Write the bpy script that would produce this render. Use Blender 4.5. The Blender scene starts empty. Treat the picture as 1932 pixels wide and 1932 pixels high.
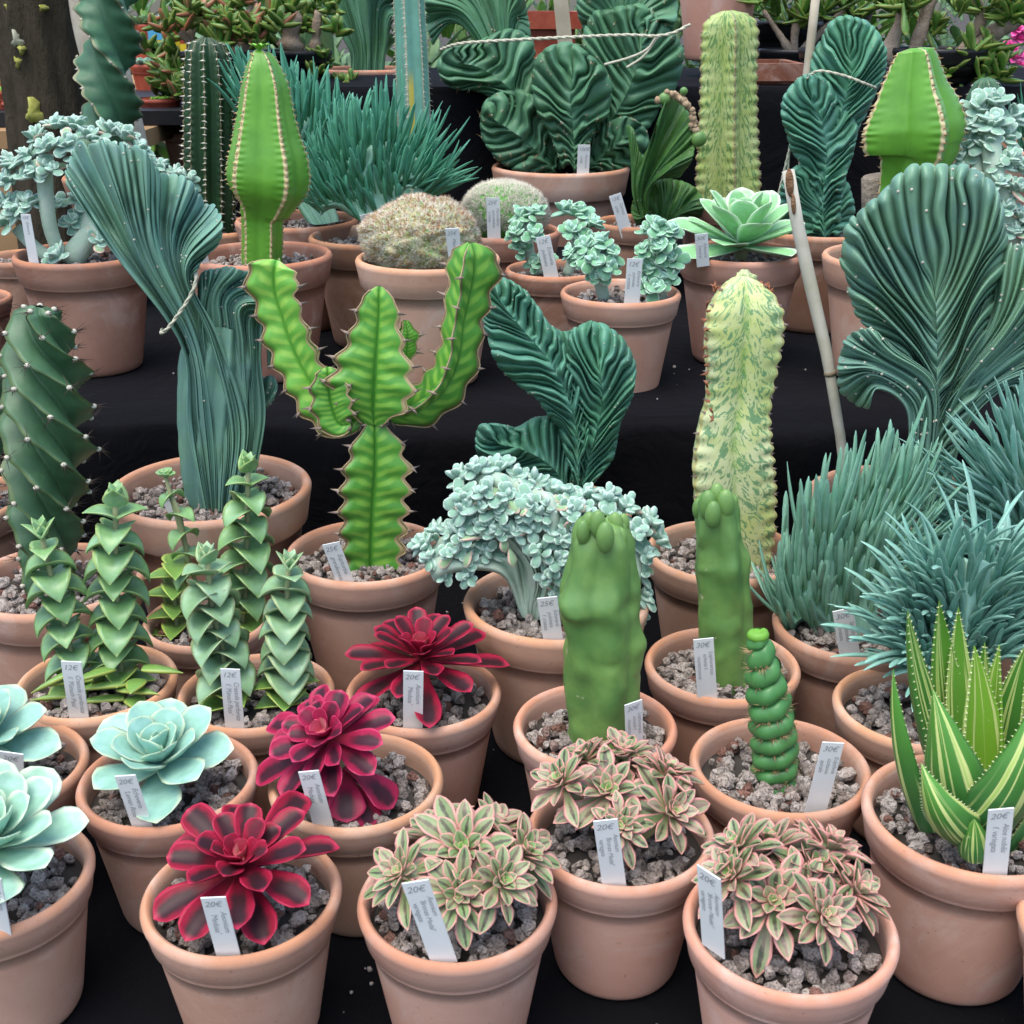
import bpy, math, random
import numpy as np
# ------------------------------------------------------------------ camera, light, exposure
scene = bpy.context.scene
CZ, PITCH, FOC = 1.45, math.radians(22.3), 2350.0      # camera height, downward pitch, focal length in 1932ths of the frame
cam_d = bpy.data.cameras.new('camera'); cam = bpy.data.objects.new('camera', cam_d)
scene.collection.objects.link(cam); scene.camera = cam
cam.location = (0, 0, CZ); cam.rotation_euler = (math.pi/2-PITCH, 0, 0)
cam_d.sensor_width = 36.0; cam_d.sensor_height = 36.0; cam_d.sensor_fit = 'HORIZONTAL'
cam_d.lens = 36.0*FOC/1932.0; cam_d.clip_start = 0.02; cam_d.clip_end = 300
cam_d.dof.use_dof = True; cam_d.dof.focus_distance = 1.7; cam_d.dof.aperture_fstop = 22.0
SUN_EL, SUN_AZ = 72.0, 215.0
world = bpy.data.worlds.new('World'); scene.world = world; world.use_nodes = True
wn = world.node_tree.nodes; wl = world.node_tree.links
bg = wn['Background']; sky = wn.new('ShaderNodeTexSky'); sky.sky_type = 'NISHITA'; sky.sun_disc = False
sky.sun_elevation = math.radians(SUN_EL); sky.sun_rotation = math.radians(SUN_AZ)
sky.air_density = 1.0; sky.dust_density = 3.0; sky.ozone_density = 1.0
wl.new(sky.outputs[0], bg.inputs[0]); bg.inputs[1].default_value = 0.15
sun_d = bpy.data.lights.new('sun', 'SUN'); sun = bpy.data.objects.new('sun', sun_d); scene.collection.objects.link(sun)
sun_d.energy = 1.2; sun_d.angle = math.radians(55); sun_d.color = (1.0, 0.94, 0.87)
sun.location = (0, 0, 6)
_az = math.radians(SUN_AZ)                              # the sun stands behind the camera, high, a little to the left
from mathutils import Vector
sun.rotation_euler = Vector((math.sin(_az)*math.cos(math.radians(SUN_EL)), math.cos(_az)*math.cos(math.radians(SUN_EL)), math.sin(math.radians(SUN_EL)))).to_track_quat('Z', 'Y').to_euler()
scene.view_settings.view_transform = 'Standard'; scene.view_settings.look = 'None'
scene.view_settings.gamma = 1.0; scene.view_settings.use_curve_mapping = False
scene.view_settings.exposure = 1.15
scene.cycles.max_bounces = 6

rs = np.random.RandomState(7); random.seed(7)
C = scene.collection
cp, sp = math.cos(PITCH), math.sin(PITCH)
def ray(u, v):
    a = u-966.0; b = 966.0-v
    return np.array([a, cp*FOC+sp*b, -sp*FOC+cp*b])
def W(u, v, Y):
    """the point at distance Y in front of the camera seen along this direction"""
    r = ray(u, v); return np.array([0, 0, CZ])+r*(Y/r[1])
def Wn(uv, Y):
    uv = np.asarray(uv, float); Y = np.asarray(Y, float)
    a = uv[..., 0]-966.0; b = 966.0-uv[..., 1]
    ry = cp*FOC+sp*b; rz = -sp*FOC+cp*b
    return np.stack([a*Y/ry, Y+0*ry, CZ+rz*Y/ry], -1)
def m_per_px(Y, v=966):
    r = ray(966, v); return Y/r[1]

# ------------------------------------------------------------------ mesh builder
class MB:
    def __init__(s): s.V=[]; s.F4=[]; s.F3=[]; s.U=[]; s.R=[]; s.M4=[]; s.M3=[]; s.n=0
    def add(s, V, F4=None, F3=None, U=None, R=0.0, mi=0):
        V = np.asarray(V, float).reshape(-1, 3); k = len(V)
        s.V.append(V); s.U.append(np.zeros((k, 2)) if U is None else np.asarray(U, float).reshape(-1, 2))
        s.R.append(np.full(k, R) if np.isscalar(R) else np.asarray(R, float).ravel())
        if F4 is not None and len(F4):
            F4 = np.asarray(F4).reshape(-1, 4)+s.n; s.F4.append(F4); s.M4.append(np.full(len(F4), mi))
        if F3 is not None and len(F3):
            F3 = np.asarray(F3).reshape(-1, 3)+s.n; s.F3.append(F3); s.M3.append(np.full(len(F3), mi))
        s.n += k
    def build(s, name, mats, parent=None, loc=(0, 0, 0), smooth=True):
        V = np.concatenate(s.V)-np.asarray(loc, float); U = np.concatenate(s.U); R = np.concatenate(s.R)
        F4 = np.concatenate(s.F4) if s.F4 else np.zeros((0, 4), int)
        F3 = np.concatenate(s.F3) if s.F3 else np.zeros((0, 3), int)
        li = np.concatenate([F4.ravel(), F3.ravel()]).astype(np.int32)
        st = np.concatenate([np.arange(len(F4))*4, len(F4)*4+np.arange(len(F3))*3]).astype(np.int32)
        mi = np.concatenate((s.M4 or [np.zeros(0, int)])+(s.M3 or [np.zeros(0, int)])).astype(np.int32)
        me = bpy.data.meshes.new(name)
        me.vertices.add(len(V)); me.vertices.foreach_set('co', V.astype(np.float32).ravel())
        me.loops.add(len(li)); me.loops.foreach_set('vertex_index', li)
        me.polygons.add(len(st)); me.polygons.foreach_set('loop_start', st)
        me.polygons.foreach_set('material_index', mi)
        uvl = me.uv_layers.new(name='UVMap'); uvl.data.foreach_set('uv', U[li].astype(np.float32).ravel())
        at = me.attributes.new('rnd', 'FLOAT', 'POINT'); at.data.foreach_set('value', R.astype(np.float32))
        me.polygons.foreach_set('use_smooth', np.full(len(st), bool(smooth)))
        me.update(calc_edges=True); me.validate()
        for m in (mats if isinstance(mats, (list, tuple)) else [mats]): me.materials.append(m)
        o = bpy.data.objects.new(name, me); C.objects.link(o)
        if parent is not None: o.parent = parent
        else: o.location = loc
        return o
def tag(o, label=None, cat=None, group=None, kind=None):
    if label: o['label'] = label
    if cat: o['category'] = cat
    if group: o['group'] = group
    if kind: o['kind'] = kind
    return o
def empty(name, loc, label, cat, group=None):
    o = bpy.data.objects.new(name, None); C.objects.link(o); o.location = loc; o.empty_display_size = 0.03
    return tag(o, label, cat, group)

def grid_faces(nr, nc, wrap=False):
    i = np.arange(nr-1)[:, None]; j = np.arange(nc if wrap else nc-1)[None, :]
    j2 = (j+1) % nc
    return np.stack([i*nc+j, i*nc+j2, (i+1)*nc+j2, (i+1)*nc+j], -1).reshape(-1, 4)
def sstep(a, b, x):
    t = np.clip((x-a)/(b-a), 0, 1); return t*t*(3-2*t)
def resample(P, n, smooth=True):
    P = np.asarray(P, float)
    if len(P) == 1: return np.repeat(P, n, 0)
    if smooth and len(P) > 2:
        Q = []
        E = np.vstack([2*P[0]-P[1], P, 2*P[-1]-P[-2]])
        for i in range(1, len(E)-2):
            for t in np.linspace(0, 1, 12, endpoint=False): Q.append(catm(E[i-1], E[i], E[i+1], E[i+2], t))
        Q.append(P[-1]); P = np.array(Q)
    d = np.r_[0, np.cumsum(np.linalg.norm(np.diff(P, axis=0), axis=1))]
    s = np.linspace(0, d[-1], n)
    return np.stack([np.interp(s, d, P[:, k]) for k in range(P.shape[1])], -1)
def catm(a, b, c, d, t):
    return 0.5*((2*b)+(-a+c)*t+(2*a-5*b+4*c-d)*t*t+(-a+3*b-3*c+d)*t**3)
def rot(axis, a):
    x, y, z = axis; c, s = math.cos(a), math.sin(a); k = 1-c
    return np.array([[c+x*x*k, x*y*k-z*s, x*z*k+y*s], [y*x*k+z*s, c+y*y*k, y*z*k-x*s], [z*x*k-y*s, z*y*k+x*s, c+z*z*k]])
def align(d):
    """matrix turning +Z to the direction d"""
    d = np.asarray(d, float); d = d/np.linalg.norm(d); z = np.array([0, 0, 1.0])
    v = np.cross(z, d); c = d[2]; n = np.linalg.norm(v)
    if n < 1e-6: return np.eye(3) if c > 0 else np.diag([1, -1, -1.0])
    return rot(v/n, math.atan2(n, c))
_G = [rs.rand(64, 64) for _ in range(3)]
def vnoise(x, y, k=0):
    g = _G[k % 3]; xi = np.floor(x).astype(int); yi = np.floor(y).astype(int); fx = x-xi; fy = y-yi
    fx = fx*fx*(3-2*fx); fy = fy*fy*(3-2*fy)
    a = g[xi % 64, yi % 64]; b = g[(xi+1) % 64, yi % 64]; c = g[xi % 64, (yi+1) % 64]; d = g[(xi+1) % 64, (yi+1) % 64]
    return (a*(1-fx)+b*fx)*(1-fy)+(c*(1-fx)+d*fx)*fy-0.5

def spikes(mb, P, D, L, r, mi=0, R=0.5):
    """thin three-sided spines at points P along directions D"""
    P = np.asarray(P, float).reshape(-1, 3); D = np.asarray(D, float).reshape(-1, 3); n = len(P)
    if n == 0: return
    D = D/np.maximum(np.linalg.norm(D, axis=1), 1e-9)[:, None]
    L = np.broadcast_to(L, (n,)); r = np.broadcast_to(r, (n,))
    a = np.cross(D, np.array([0.3, 0.5, 0.8])); a /= np.maximum(np.linalg.norm(a, axis=1), 1e-6)[:, None]; b = np.cross(D, a)
    V = [P+r[:, None]*(a*math.cos(t)+b*math.sin(t)) for t in (0, 2.094, 4.189)]+[P+D*L[:, None]]
    V = np.stack(V, 1).reshape(-1, 3); k = np.arange(n)[:, None]*4
    F = np.concatenate([k+np.array([0, 1, 3]), k+np.array([1, 2, 3]), k+np.array([2, 0, 3])])
    mb.add(V, None, F, np.tile(np.array([[0, 0], [0, 0], [0, 0], [0, 1.0]]), (n, 1)), R, mi)
def tube(mb, pts, rad, ns=8, mi=0, R=0.5, closed=True):
    pts = np.asarray(pts, float); m = len(pts); rad = np.broadcast_to(rad, (m,)).astype(float)
    if closed:
        pts = np.vstack([pts[0], pts, pts[-1]]); rad = np.r_[1e-5, rad, 1e-5]; m += 2
    fr = frames(pts); th = np.linspace(0, 2*math.pi, ns, endpoint=False)
    V = pts[:, None]+rad[:, None, None]*(fr[:, 0][:, None]*np.cos(th)[None, :, None]+fr[:, 1][:, None]*np.sin(th)[None, :, None])
    U = np.stack(np.broadcast_arrays(th[None, :]/6.283, np.linspace(0, 1, m)[:, None]), -1)
    mb.add(V, grid_faces(m, ns, True), None, U, R, mi)
def frames(pts):
    m = len(pts); T = np.gradient(pts, axis=0) if m > 2 else np.repeat([pts[-1]-pts[0]], m, 0)
    n_ = np.linalg.norm(T, axis=1); 
    for i in range(m):
        if n_[i] < 1e-9: T[i] = T[i-1] if i else np.array([0, 0, 1.0])
    T = T/np.maximum(np.linalg.norm(T, axis=1), 1e-9)[:, None]
    x = np.array([1.0, 0, 0]); out = np.zeros((m, 3, 3))
    if abs(T[0] @ x) > .9: x = np.array([0, 0, 1.0])
    for i in range(m):
        x = x-T[i]*(T[i] @ x); x /= np.linalg.norm(x); y = np.cross(T[i], x)
        out[i, 0] = x; out[i, 1] = y; out[i, 2] = T[i]
    return out
_ICO = {}
def ico(sub):
    if sub not in _ICO:
        import bmesh
        b = bmesh.new(); bmesh.ops.create_icosphere(b, subdivisions=sub, radius=1.0)
        b.verts.ensure_lookup_table(); V = np.array([v.co[:] for v in b.verts]); F = np.array([[v.index for v in f.verts] for f in b.faces]); b.free()
        _ICO[sub] = (V, F)
    return _ICO[sub]
def blob(mb, c, r, sub=2, M=None, mi=0, R=0.5):
    V, F = ico(sub); V = V*np.asarray(r)
    if M is not None: V = V @ np.asarray(M).T
    mb.add(V+np.asarray(c), None, F, None, R, mi)

# ------------------------------------------------------------------ leaves and rosettes
PROF = {  # half width along the leaf
 'spat': ([0, .12, .35, .6, .8, .92, .98, 1], [.30, .30, .5, .88, 1, .72, .28, .03]),
 'echev': ([0, .12, .35, .6, .78, .9, .97, 1], [.42, .46, .72, .98, 1, .72, .28, .03]),
 'aeon': ([0, .12, .35, .6, .78, .9, .97, 1], [.26, .28, .5, .85, 1, .80, .38, .03]),
 'tri': ([0, .06, .22, .48, .72, .88, 1], [.72, .92, 1, .86, .52, .23, .02]),
 'finger': ([0, .1, .35, .65, .85, .95, 1], [.5, .8, 1, 1, .88, .62, .12]),
 'aloe': ([0, .1, .3, .55, .8, .93, 1], [.9, 1, .96, .75, .38, .14, .02]),
 'dart': ([0, .15, .4, .65, .82, .93, 1], [.30, .34, .62, 1, .80, .40, .03]),
 'paddle': ([0, .1, .3, .6, .85, .95, 1], [.32, .45, .82, 1, .86, .55, .12]),
 'ovate': ([0, .12, .35, .6, .8, .93, 1], [.25, .4, .82, 1, .85, .48, .05]),
}
def leaf(mb, o, M, az, el, L, w, th, bend=0.0, cup=0.0, prof='echev', roll=0.0, nl=9, nr=8, R=0.5, mi=0, fold=0.0, tw=0.0, basew=None):
    """closed fleshy leaf; el is its elevation at the root, bend the change of elevation to the tip"""
    t = 1-(1-np.linspace(0, 1, nl))**1.35
    x_, y_ = PROF[prof]; hw = np.interp(t, x_, y_)*w
    e = el+bend*t; dt = np.gradient(t)
    cx = np.r_[0, np.cumsum((np.cos(e)[1:]+np.cos(e)[:-1])/2*np.diff(t))]*L
    cz = np.r_[0, np.cumsum((np.sin(e)[1:]+np.sin(e)[:-1])/2*np.diff(t))]*L
    a = np.linspace(0, 2*math.pi, nr, endpoint=False)
    ca, sa = np.cos(a), np.sin(a)
    thk = th*np.interp(t, [0, .3, .75, 1], [.8, 1, .75, .1])
    Y = hw[:, None]*ca[None]
    q = (ca**2)[None]
    N = thk[:, None]*sa[None]*np.abs(sa)[None]**.2+cup*hw[:, None]*q+fold*hw[:, None]*np.abs(ca)[None]
    ro = roll+tw*t
    Yr = Y*np.cos(ro)[:, None]-N*np.sin(ro)[:, None]; Nr = Y*np.sin(ro)[:, None]+N*np.cos(ro)[:, None]
    X = cx[:, None]-np.sin(e)[:, None]*Nr; Z = cz[:, None]+np.cos(e)[:, None]*Nr
    c, s = math.cos(az), math.sin(az)
    V = np.stack([X*c-Yr*s, X*s+Yr*c, Z], -1).reshape(-1, 3)
    if M is not None: V = V @ M.T
    U = np.stack([np.broadcast_to((ca+1)/2, (nl, nr)), np.broadcast_to(t[:, None], (nl, nr))], -1)
    F = grid_faces(nl, nr, True)
    V = np.vstack([V+o]); k = (nl-1)*nr
    mb.add(V, F, None, U, R, mi)
def rosette(mb, o, M, n, L, w, th, el_in=85, el_out=0, bend=0.0, cup=.25, prof='echev', p=.8, l0=.22, lp=.7, start=0.0, R0=0.0, nl=9, nr=8, jit=.1, mi=0, fold=0., skip=0, wmin=.5, rise=.0):
    for i in range(skip, n):
        f = i/(n-1); az = start+i*2.39996+rs.uniform(-jit, jit)
        el = math.radians(el_in+(el_out-el_in)*f**p+rs.uniform(-60, 60)*jit)
        ll = L*(l0+(1-l0)*f**lp)*(1+rs.uniform(-1, 1)*jit); ww = w*(wmin+(1-wmin)*f**lp)*(1+rs.uniform(-.6, .6)*jit)
        ov = np.asarray(o)+((M if M is not None else np.eye(3)) @ np.array([0, 0, rise*(1-f)]))
        leaf(mb, ov, M, az, el, ll, ww, th, bend*(.4+.6*f)+rs.uniform(-1, 1)*jit, cup, prof, rs.uniform(-2, 2)*jit, nl, nr, R=min(1, max(0, f)), mi=mi, fold=fold)

# ------------------------------------------------------------------ ribbed columns
def column(mb, axis, rad, nrib, kk=6, depth=.4, p=.8, twist=0.0, phase=0.0, flat=1.0, tooth=None, ntooth=0, tsharp=4.0, lump=0.0, nt=60, rmod=None, mi=0, R=0.5, crin=0.0, seed=0):
    """axis (m,3) and rad (m) from base to tip; returns rings (nt, n, 3), outward directions and the rib columns"""
    A = np.asarray(axis, float); rad = np.asarray(rad, float)
    d = np.r_[0, np.cumsum(np.linalg.norm(np.diff(A, axis=0), axis=1))]; L = d[-1]
    s = np.linspace(0, L, nt)
    P = resample(A, nt); 
    Rr = np.interp(s, d, rad); wdw = max(3, nt//16)|1; kern = np.hanning(wdw+2)[1:-1]; kern /= kern.sum()
    Rs = np.convolve(np.pad(Rr, wdw//2, mode='edge'), kern, 'valid'); Rr = Rs*(1-sstep(.93, .985, s/L))+Rr*sstep(.93, .985, s/L)
    n = nrib*kk+1; ph = np.linspace(0, nrib, n)
    dd = np.abs(ph-np.round(ph))*2
    prof = 1-depth*np.clip(dd, 0, 1)**p
    fr = frames(P); t = s/L
    th = 2*math.pi*ph/nrib+phase
    rr = Rr[:, None]*prof[None]
    if ntooth:
        tt = .5+.5*np.cos(2*math.pi*t[:, None]*ntooth)
        rr = rr*(1+(tooth or .08)*(tt-.5)*np.clip(1-dd*tsharp, 0, 1)[None])
    if lump: rr = rr*(1+lump*(vnoise(ph[None]*1.3+seed, t[:, None]*7+seed*3+ph[None]*.9)+.45*vnoise(ph[None]*2.7+seed+5, t[:, None]*15+ph[None]*1.7, 1)))
    if crin: rr = rr*(1+crin*np.sin(t[:, None]*ntooth*2*math.pi+ph[None]*2)*(dd*(1-dd)*2)[None])
    if rmod is not None: rr = rr*rmod(th[None], t[:, None])
    T = th[None]+(twist*t[:, None] if np.isscalar(twist) else twist[0]*t[:, None]**twist[1])
    dx = np.cos(T); dy = np.sin(T)*flat
    D = fr[:, 0][:, None]*dx[..., None]+fr[:, 1][:, None]*dy[..., None]
    V = P[:, None]+rr[..., None]*D
    U = np.stack([np.broadcast_to(ph[None], (nt, n)), np.broadcast_to(t[:, None], (nt, n))], -1)
    mb.add(V, grid_faces(nt, n), None, U, R, mi)
    return V, D/np.linalg.norm(D, axis=-1, keepdims=True), [j*kk for j in range(nrib)], fr

# ------------------------------------------------------------------ crested fans
def loft(rows, ns, nt, tv):
    Rw = [resample(np.asarray(r, float), ns) for r in rows]
    x = tv*(len(Rw)-1); out = np.zeros((nt, ns, 2))
    E = [2*Rw[0]-Rw[1]]+Rw+[2*Rw[-1]-Rw[-2]]
    for k in range(nt):
        i = min(int(x[k]), len(Rw)-2); f = x[k]-i
        out[k] = catm(E[i], E[i+1], E[i+2], E[i+3], f)
    return out
def crest(mb, rows, Y, nribs, th=(.02, .018, .012), groove=.6, wave=0.0, wk=2.0, kk=8, nt=44, seed=0, lean=0.0, warp=.45, warp2=1.1, gt=.0, fade=1.0, scal=.035, knob=.0, lowpx=1.0, mi=0, sidek=.02, kscale=1.0, fold=0.0):
    """fan of finger-like ribs fused into a slab. rows: base to crest edge, each traced left to right. returns front points, s, t"""
    r_ = np.random.RandomState(seed+11); groove = min(.93, groove*1.25); wave *= 1.5; scal *= 1.8; lowpx *= .62
    ns = nribs*kk+1
    wd = 1+warp*(r_.rand(nribs)*2-1); cw = np.r_[0, np.cumsum(wd)]; cw /= cw[-1]
    s = np.concatenate([np.linspace(cw[i], cw[i+1], kk, endpoint=False) for i in range(nribs)]+[[1.0]])
    ph = np.linspace(0, nribs, ns); x = ph-np.floor(ph); x[-1] = 0
    pf = np.sqrt(np.clip(1-(2*x-1)**2, 0, 1))**.9
    rib = np.minimum(np.floor(ph).astype(int), nribs-1); rh = (.75+.45*r_.rand(nribs))[rib]; rl = (r_.rand(nribs))[rib]
    tv = 1-(1-np.linspace(0, 1, nt))**1.7
    G = loft(rows, 400, nt, tv)
    xs = np.linspace(0, 1, 400)
    P = np.zeros((nt, ns, 2))
    for k in range(nt):
        sw = np.clip(s+warp2/nribs*np.sin(math.pi*tv[k])*2*vnoise(s*nribs*.45+seed*7, np.full(ns, tv[k]*3.5)), 0, 1)
        for a in range(2): P[k, :, a] = np.interp(sw, xs, G[k, :, a])
    # scalloped edge: pull the grooves back towards the row before
    back = P-np.concatenate([P[:1], P[:-1]], 0)
    t = tv[:, None]
    edge = sstep(.72, 1, t)*(scal*((1-pf)+.9*(1-rl)+1.6*np.abs(vnoise(s*nribs/3.2+seed*5, s*0+2)*2))[None])
    k6 = max(1, int(nt*.35))
    P = P-edge[..., None]*(P[-1:, :]-P[-1-k6:-k6, :])
    Tt = np.interp(tv, np.linspace(0, 1, len(th)), th)[:, None]
    rl_px = np.linalg.norm(np.diff(P, axis=1), axis=2).sum(1)[:, None]/nribs
    g0 = sstep(gt*.6, gt*.6+.4, t)*sstep(7*lowpx, 19*lowpx, rl_px)
    xl = ph/2.7+.3*np.sin(ph*1.7); xl = xl-np.floor(xl); pl = np.sqrt(np.clip(1-(2*xl-1)**2, 0, 1))
    amp = groove*g0*fade; al = groove*.42*(1-g0*.55)
    kt = (.80+.13*r_.rand(nribs))[rib]; notch = 1-knob*np.exp(-((t-kt[None])/.022)**2)
    h = Tt*(1-amp+amp*(pf*rh)[None])*(1-al+al*pl[None])*notch
    h = h*np.sqrt(np.clip(1-np.clip((t-.86)/.14, 0, 1)**2, 0, 1))
    se = np.minimum(s, 1-s)[None]; h = h*np.sqrt(np.clip(1-(1-np.clip(se/sidek, 0, 1))**2, 0.0004, 1))
    wv = wave*t**1.5*(np.sin(2*math.pi*(wk*s+r_.rand()))+.6*np.sin(2*math.pi*(wk*2.6*s+r_.rand())))[None]
    wv = wv+lean*t+wave*.25*vnoise(s[None]*nribs/2.5+seed, t*3+0*s[None], 1)*2
    if fold: wv = wv-fold*(t**2)*np.sin(math.pi*s)[None]
    wv = wv+(r_.rand(nribs)-.5)[rib][None]*Tt*.9*g0+.006*t**3*np.sin(s*nribs/4.3*2*math.pi+3*np.sin(s*17))[None]
    Fp = Wn(P, Y+wv-h); Bp = Wn(P, Y+wv+h)
    V = np.concatenate([Fp, Bp[::-1]], 0)
    U = np.stack([np.broadcast_to(ph[None], (nt, ns)), np.broadcast_to(t, (nt, ns))], -1)
    mb.add(V, grid_faces(2*nt, ns), None, np.concatenate([U, U[::-1]], 0), np.tile(rl[None], (2*nt, 1)), mi)
    return Fp, s, tv, ph

def feather(spine, edge, lift=.35, m=121, start=.0):
    """rows for crest(): ribs leave a midrib sideways and curve out to the edge"""
    S = resample(spine, m); E = resample(edge, m); f = np.linspace(0, 1, m); g = 1-np.abs(2*f-1); g = g**.9*(1-start)+start*0
    k = g*(m-1); S0 = np.stack([np.interp(k, np.arange(m), S[:, a]) for a in (0, 1)], -1)
    T = np.gradient(S, axis=0); T /= np.linalg.norm(T, axis=1)[:, None]; T0 = np.stack([np.interp(k, np.arange(m), T[:, a]) for a in (0, 1)], -1)
    d = np.linalg.norm(E-S0, axis=1)[:, None]; side = 1-np.clip(g, 0, 1)[:, None]**3
    M1 = S0+(E-S0)*.30+T0*d*lift*.75*side; M2 = S0+(E-S0)*.66+T0*d*lift*.65*side
    return [S0, M1, M2, E]
# ------------------------------------------------------------------ node materials
class NM:
    def __init__(s, name, rough=.5, spec=.5):
        s.m = bpy.data.materials.new(name); s.m.use_nodes = True; s.t = s.m.node_tree; s.b = s.t.nodes['Principled BSDF']
        s.b.inputs['Roughness'].default_value = rough; s.b.inputs['Specular IOR Level'].default_value = spec
        s.tc = None
    def n(s, ty, **kw):
        x = s.t.nodes.new(ty)
        for k, v in kw.items(): setattr(x, k, v)
        return x
    def l(s, a, b): s.t.links.new(a, b)
    def sock(s, v, inp):
        if isinstance(v, (int, float)): inp.default_value = v
        elif isinstance(v, (tuple, list)): inp.default_value = (*v, 1) if len(v) == 3 and inp.type == 'RGBA' else v
        else: s.l(v, inp)
    def obj(s):
        if not s.tc: s.tc = s.n('ShaderNodeTexCoord')
        return s.tc.outputs['Object']
    def uv(s):
        if not s.tc: s.tc = s.n('ShaderNodeTexCoord')
        x = s.n('ShaderNodeSeparateXYZ'); s.l(s.tc.outputs['UV'], x.inputs[0]); return x.outputs[0], x.outputs[1]
    def rnd(s):
        a = s.n('ShaderNodeAttribute'); a.attribute_name = 'rnd'; return a.outputs['Fac']
    def orand(s): return s.n('ShaderNodeObjectInfo').outputs['Random']
    def noise(s, scale, detail=3, rough=.55, vec=None, dist=0.0):
        x = s.n('ShaderNodeTexNoise'); x.inputs['Scale'].default_value = scale; x.inputs['Detail'].default_value = detail
        x.inputs['Roughness'].default_value = rough; x.inputs['Distortion'].default_value = dist
        s.l(vec if vec is not None else s.obj(), x.inputs['Vector']); return x.outputs['Fac']
    def vec(s, x, y, z=0.0):
        c = s.n('ShaderNodeCombineXYZ')
        for i, v in enumerate((x, y, z)): s.sock(v, c.inputs[i])
        return c.outputs[0]
    def math(s, op, a, b=0.0, clamp=False):
        x = s.n('ShaderNodeMath', operation=op, use_clamp=clamp); s.sock(a, x.inputs[0]); s.sock(b, x.inputs[1]); return x.outputs[0]
    def step(s, x, a, b):
        r = s.n('ShaderNodeMapRange', interpolation_type='SMOOTHSTEP'); s.sock(x, r.inputs[0])
        r.inputs[1].default_value = a; r.inputs[2].default_value = b; return r.outputs[0]
    def mix(s, f, a, b):
        x = s.n('ShaderNodeMix', data_type='RGBA'); s.sock(f, x.inputs[0]); s.sock(a, x.inputs[6]); s.sock(b, x.inputs[7]); return x.outputs[2]
    def ramp(s, f, stops):
        x = s.n('ShaderNodeValToRGB'); s.l(f, x.inputs[0]); e = x.color_ramp.elements
        e[0].position, e[0].color = stops[0][0], (*stops[0][1], 1); e[1].position, e[1].color = stops[-1][0], (*stops[-1][1], 1)
        for p_, c_ in stops[1:-1]: q = e.new(p_); q.color = (*c_, 1)
        return x.outputs[0]
    def col(s, c): s.sock(c, s.b.inputs['Base Color']); return s
    def bump(s, h, strength=.3, dist=.001):
        x = s.n('ShaderNodeBump'); x.inputs['Strength'].default_value = strength; x.inputs['Distance'].default_value = dist
        s.l(h, x.inputs['Height']); s.l(x.outputs[0], s.b.inputs['Normal']); return s
    def sss(s, w=.15, r=(.1, .3, .1), sc=.01):
        s.b.inputs['Subsurface Weight'].default_value = w; s.b.inputs['Subsurface Radius'].default_value = r; s.b.inputs['Subsurface Scale'].default_value = sc; return s
    def sheen(s, w, c=(1, 1, 1), r=.5):
        s.b.inputs['Sheen Weight'].default_value = w; s.b.inputs['Sheen Tint'].default_value = (*c, 1); s.b.inputs['Sheen Roughness'].default_value = r; return s
    def hsv(s, c, v, h=.5, sat=1.0):
        x = s.n('ShaderNodeHueSaturation'); s.sock(c, x.inputs['Color']); s.sock(v, x.inputs['Value']); s.sock(h, x.inputs['Hue']); s.sock(sat, x.inputs['Saturation']); return x.outputs[0]
def fracf(N, x): return N.math('FRACT', x)
M = {}
def terracotta(name, a, b, stain, st=.5):
    N = NM(name, .85, .25); o = N.obj(); r = N.orand()
    off = N.n('ShaderNodeVectorMath', operation='ADD'); N.l(o, off.inputs[0]); N.l(N.vec(N.math('MULTIPLY', r, 13.0), r, r), off.inputs[1]); v = off.outputs[0]
    c = N.mix(N.step(N.noise(7, 4, .6, v), .35, .65), a, b)
    bloom = N.step(N.noise(9, 6, .68, v, .9), .48, .72)
    c = N.mix(N.math('MULTIPLY', bloom, .6), c, (.62, .48, .40))
    dk = N.step(N.noise(5, 3, .5, v, .3), .48, .7)
    c = N.mix(N.math('MULTIPLY', dk, st), c, stain)
    u, t = N.uv()                                        # t: 0 at the foot of the pot, 1 at the lip
    lip = N.math('MULTIPLY', N.step(t, .955, .975), N.step(N.noise(20, 3, .6, v), .35, .6))
    c = N.mix(N.math('MULTIPLY', lip, .55), c, (.52, .22, .10))
    foot = N.math('MULTIPLY', N.math('SUBTRACT', 1.0, N.step(t, .02, .75)), N.step(N.noise(6, 4, .6, v, .4), .32, .62))
    c = N.mix(N.math('MULTIPLY', foot, .42), c, stain)
    speck = N.step(N.noise(260, 2, .5, v), .68, .76)
    c = N.mix(N.math('MULTIPLY', speck, .5), c, (.14, .08, .06))
    N.col(N.hsv(c, N.math('ADD', .86, N.math('MULTIPLY', r, .28)), N.math('ADD', .492, N.math('MULTIPLY', fracf(N, N.math('MULTIPLY', r, 7.0)), .016))))
    ring = N.noise(1, 3, .5, N.vec(N.math('MULTIPLY', u, 3.0), N.math('MULTIPLY', t, 34.0)))
    h = N.math('ADD', N.math('MULTIPLY', N.noise(150, 4, .6), .8), N.math('MULTIPLY', ring, .45))
    N.bump(h, .3, .001); M[name] = N.m
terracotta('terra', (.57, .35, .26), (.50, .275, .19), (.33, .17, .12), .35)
terracotta('terra_back', (.44, .255, .175), (.33, .165, .105), (.20, .10, .07), .45)  # back pots: moisture and shade are both put into this darker clay colour
terracotta('terra_dark', (.22, .085, .05), (.17, .06, .035), (.10, .035, .022), .5)
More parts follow.
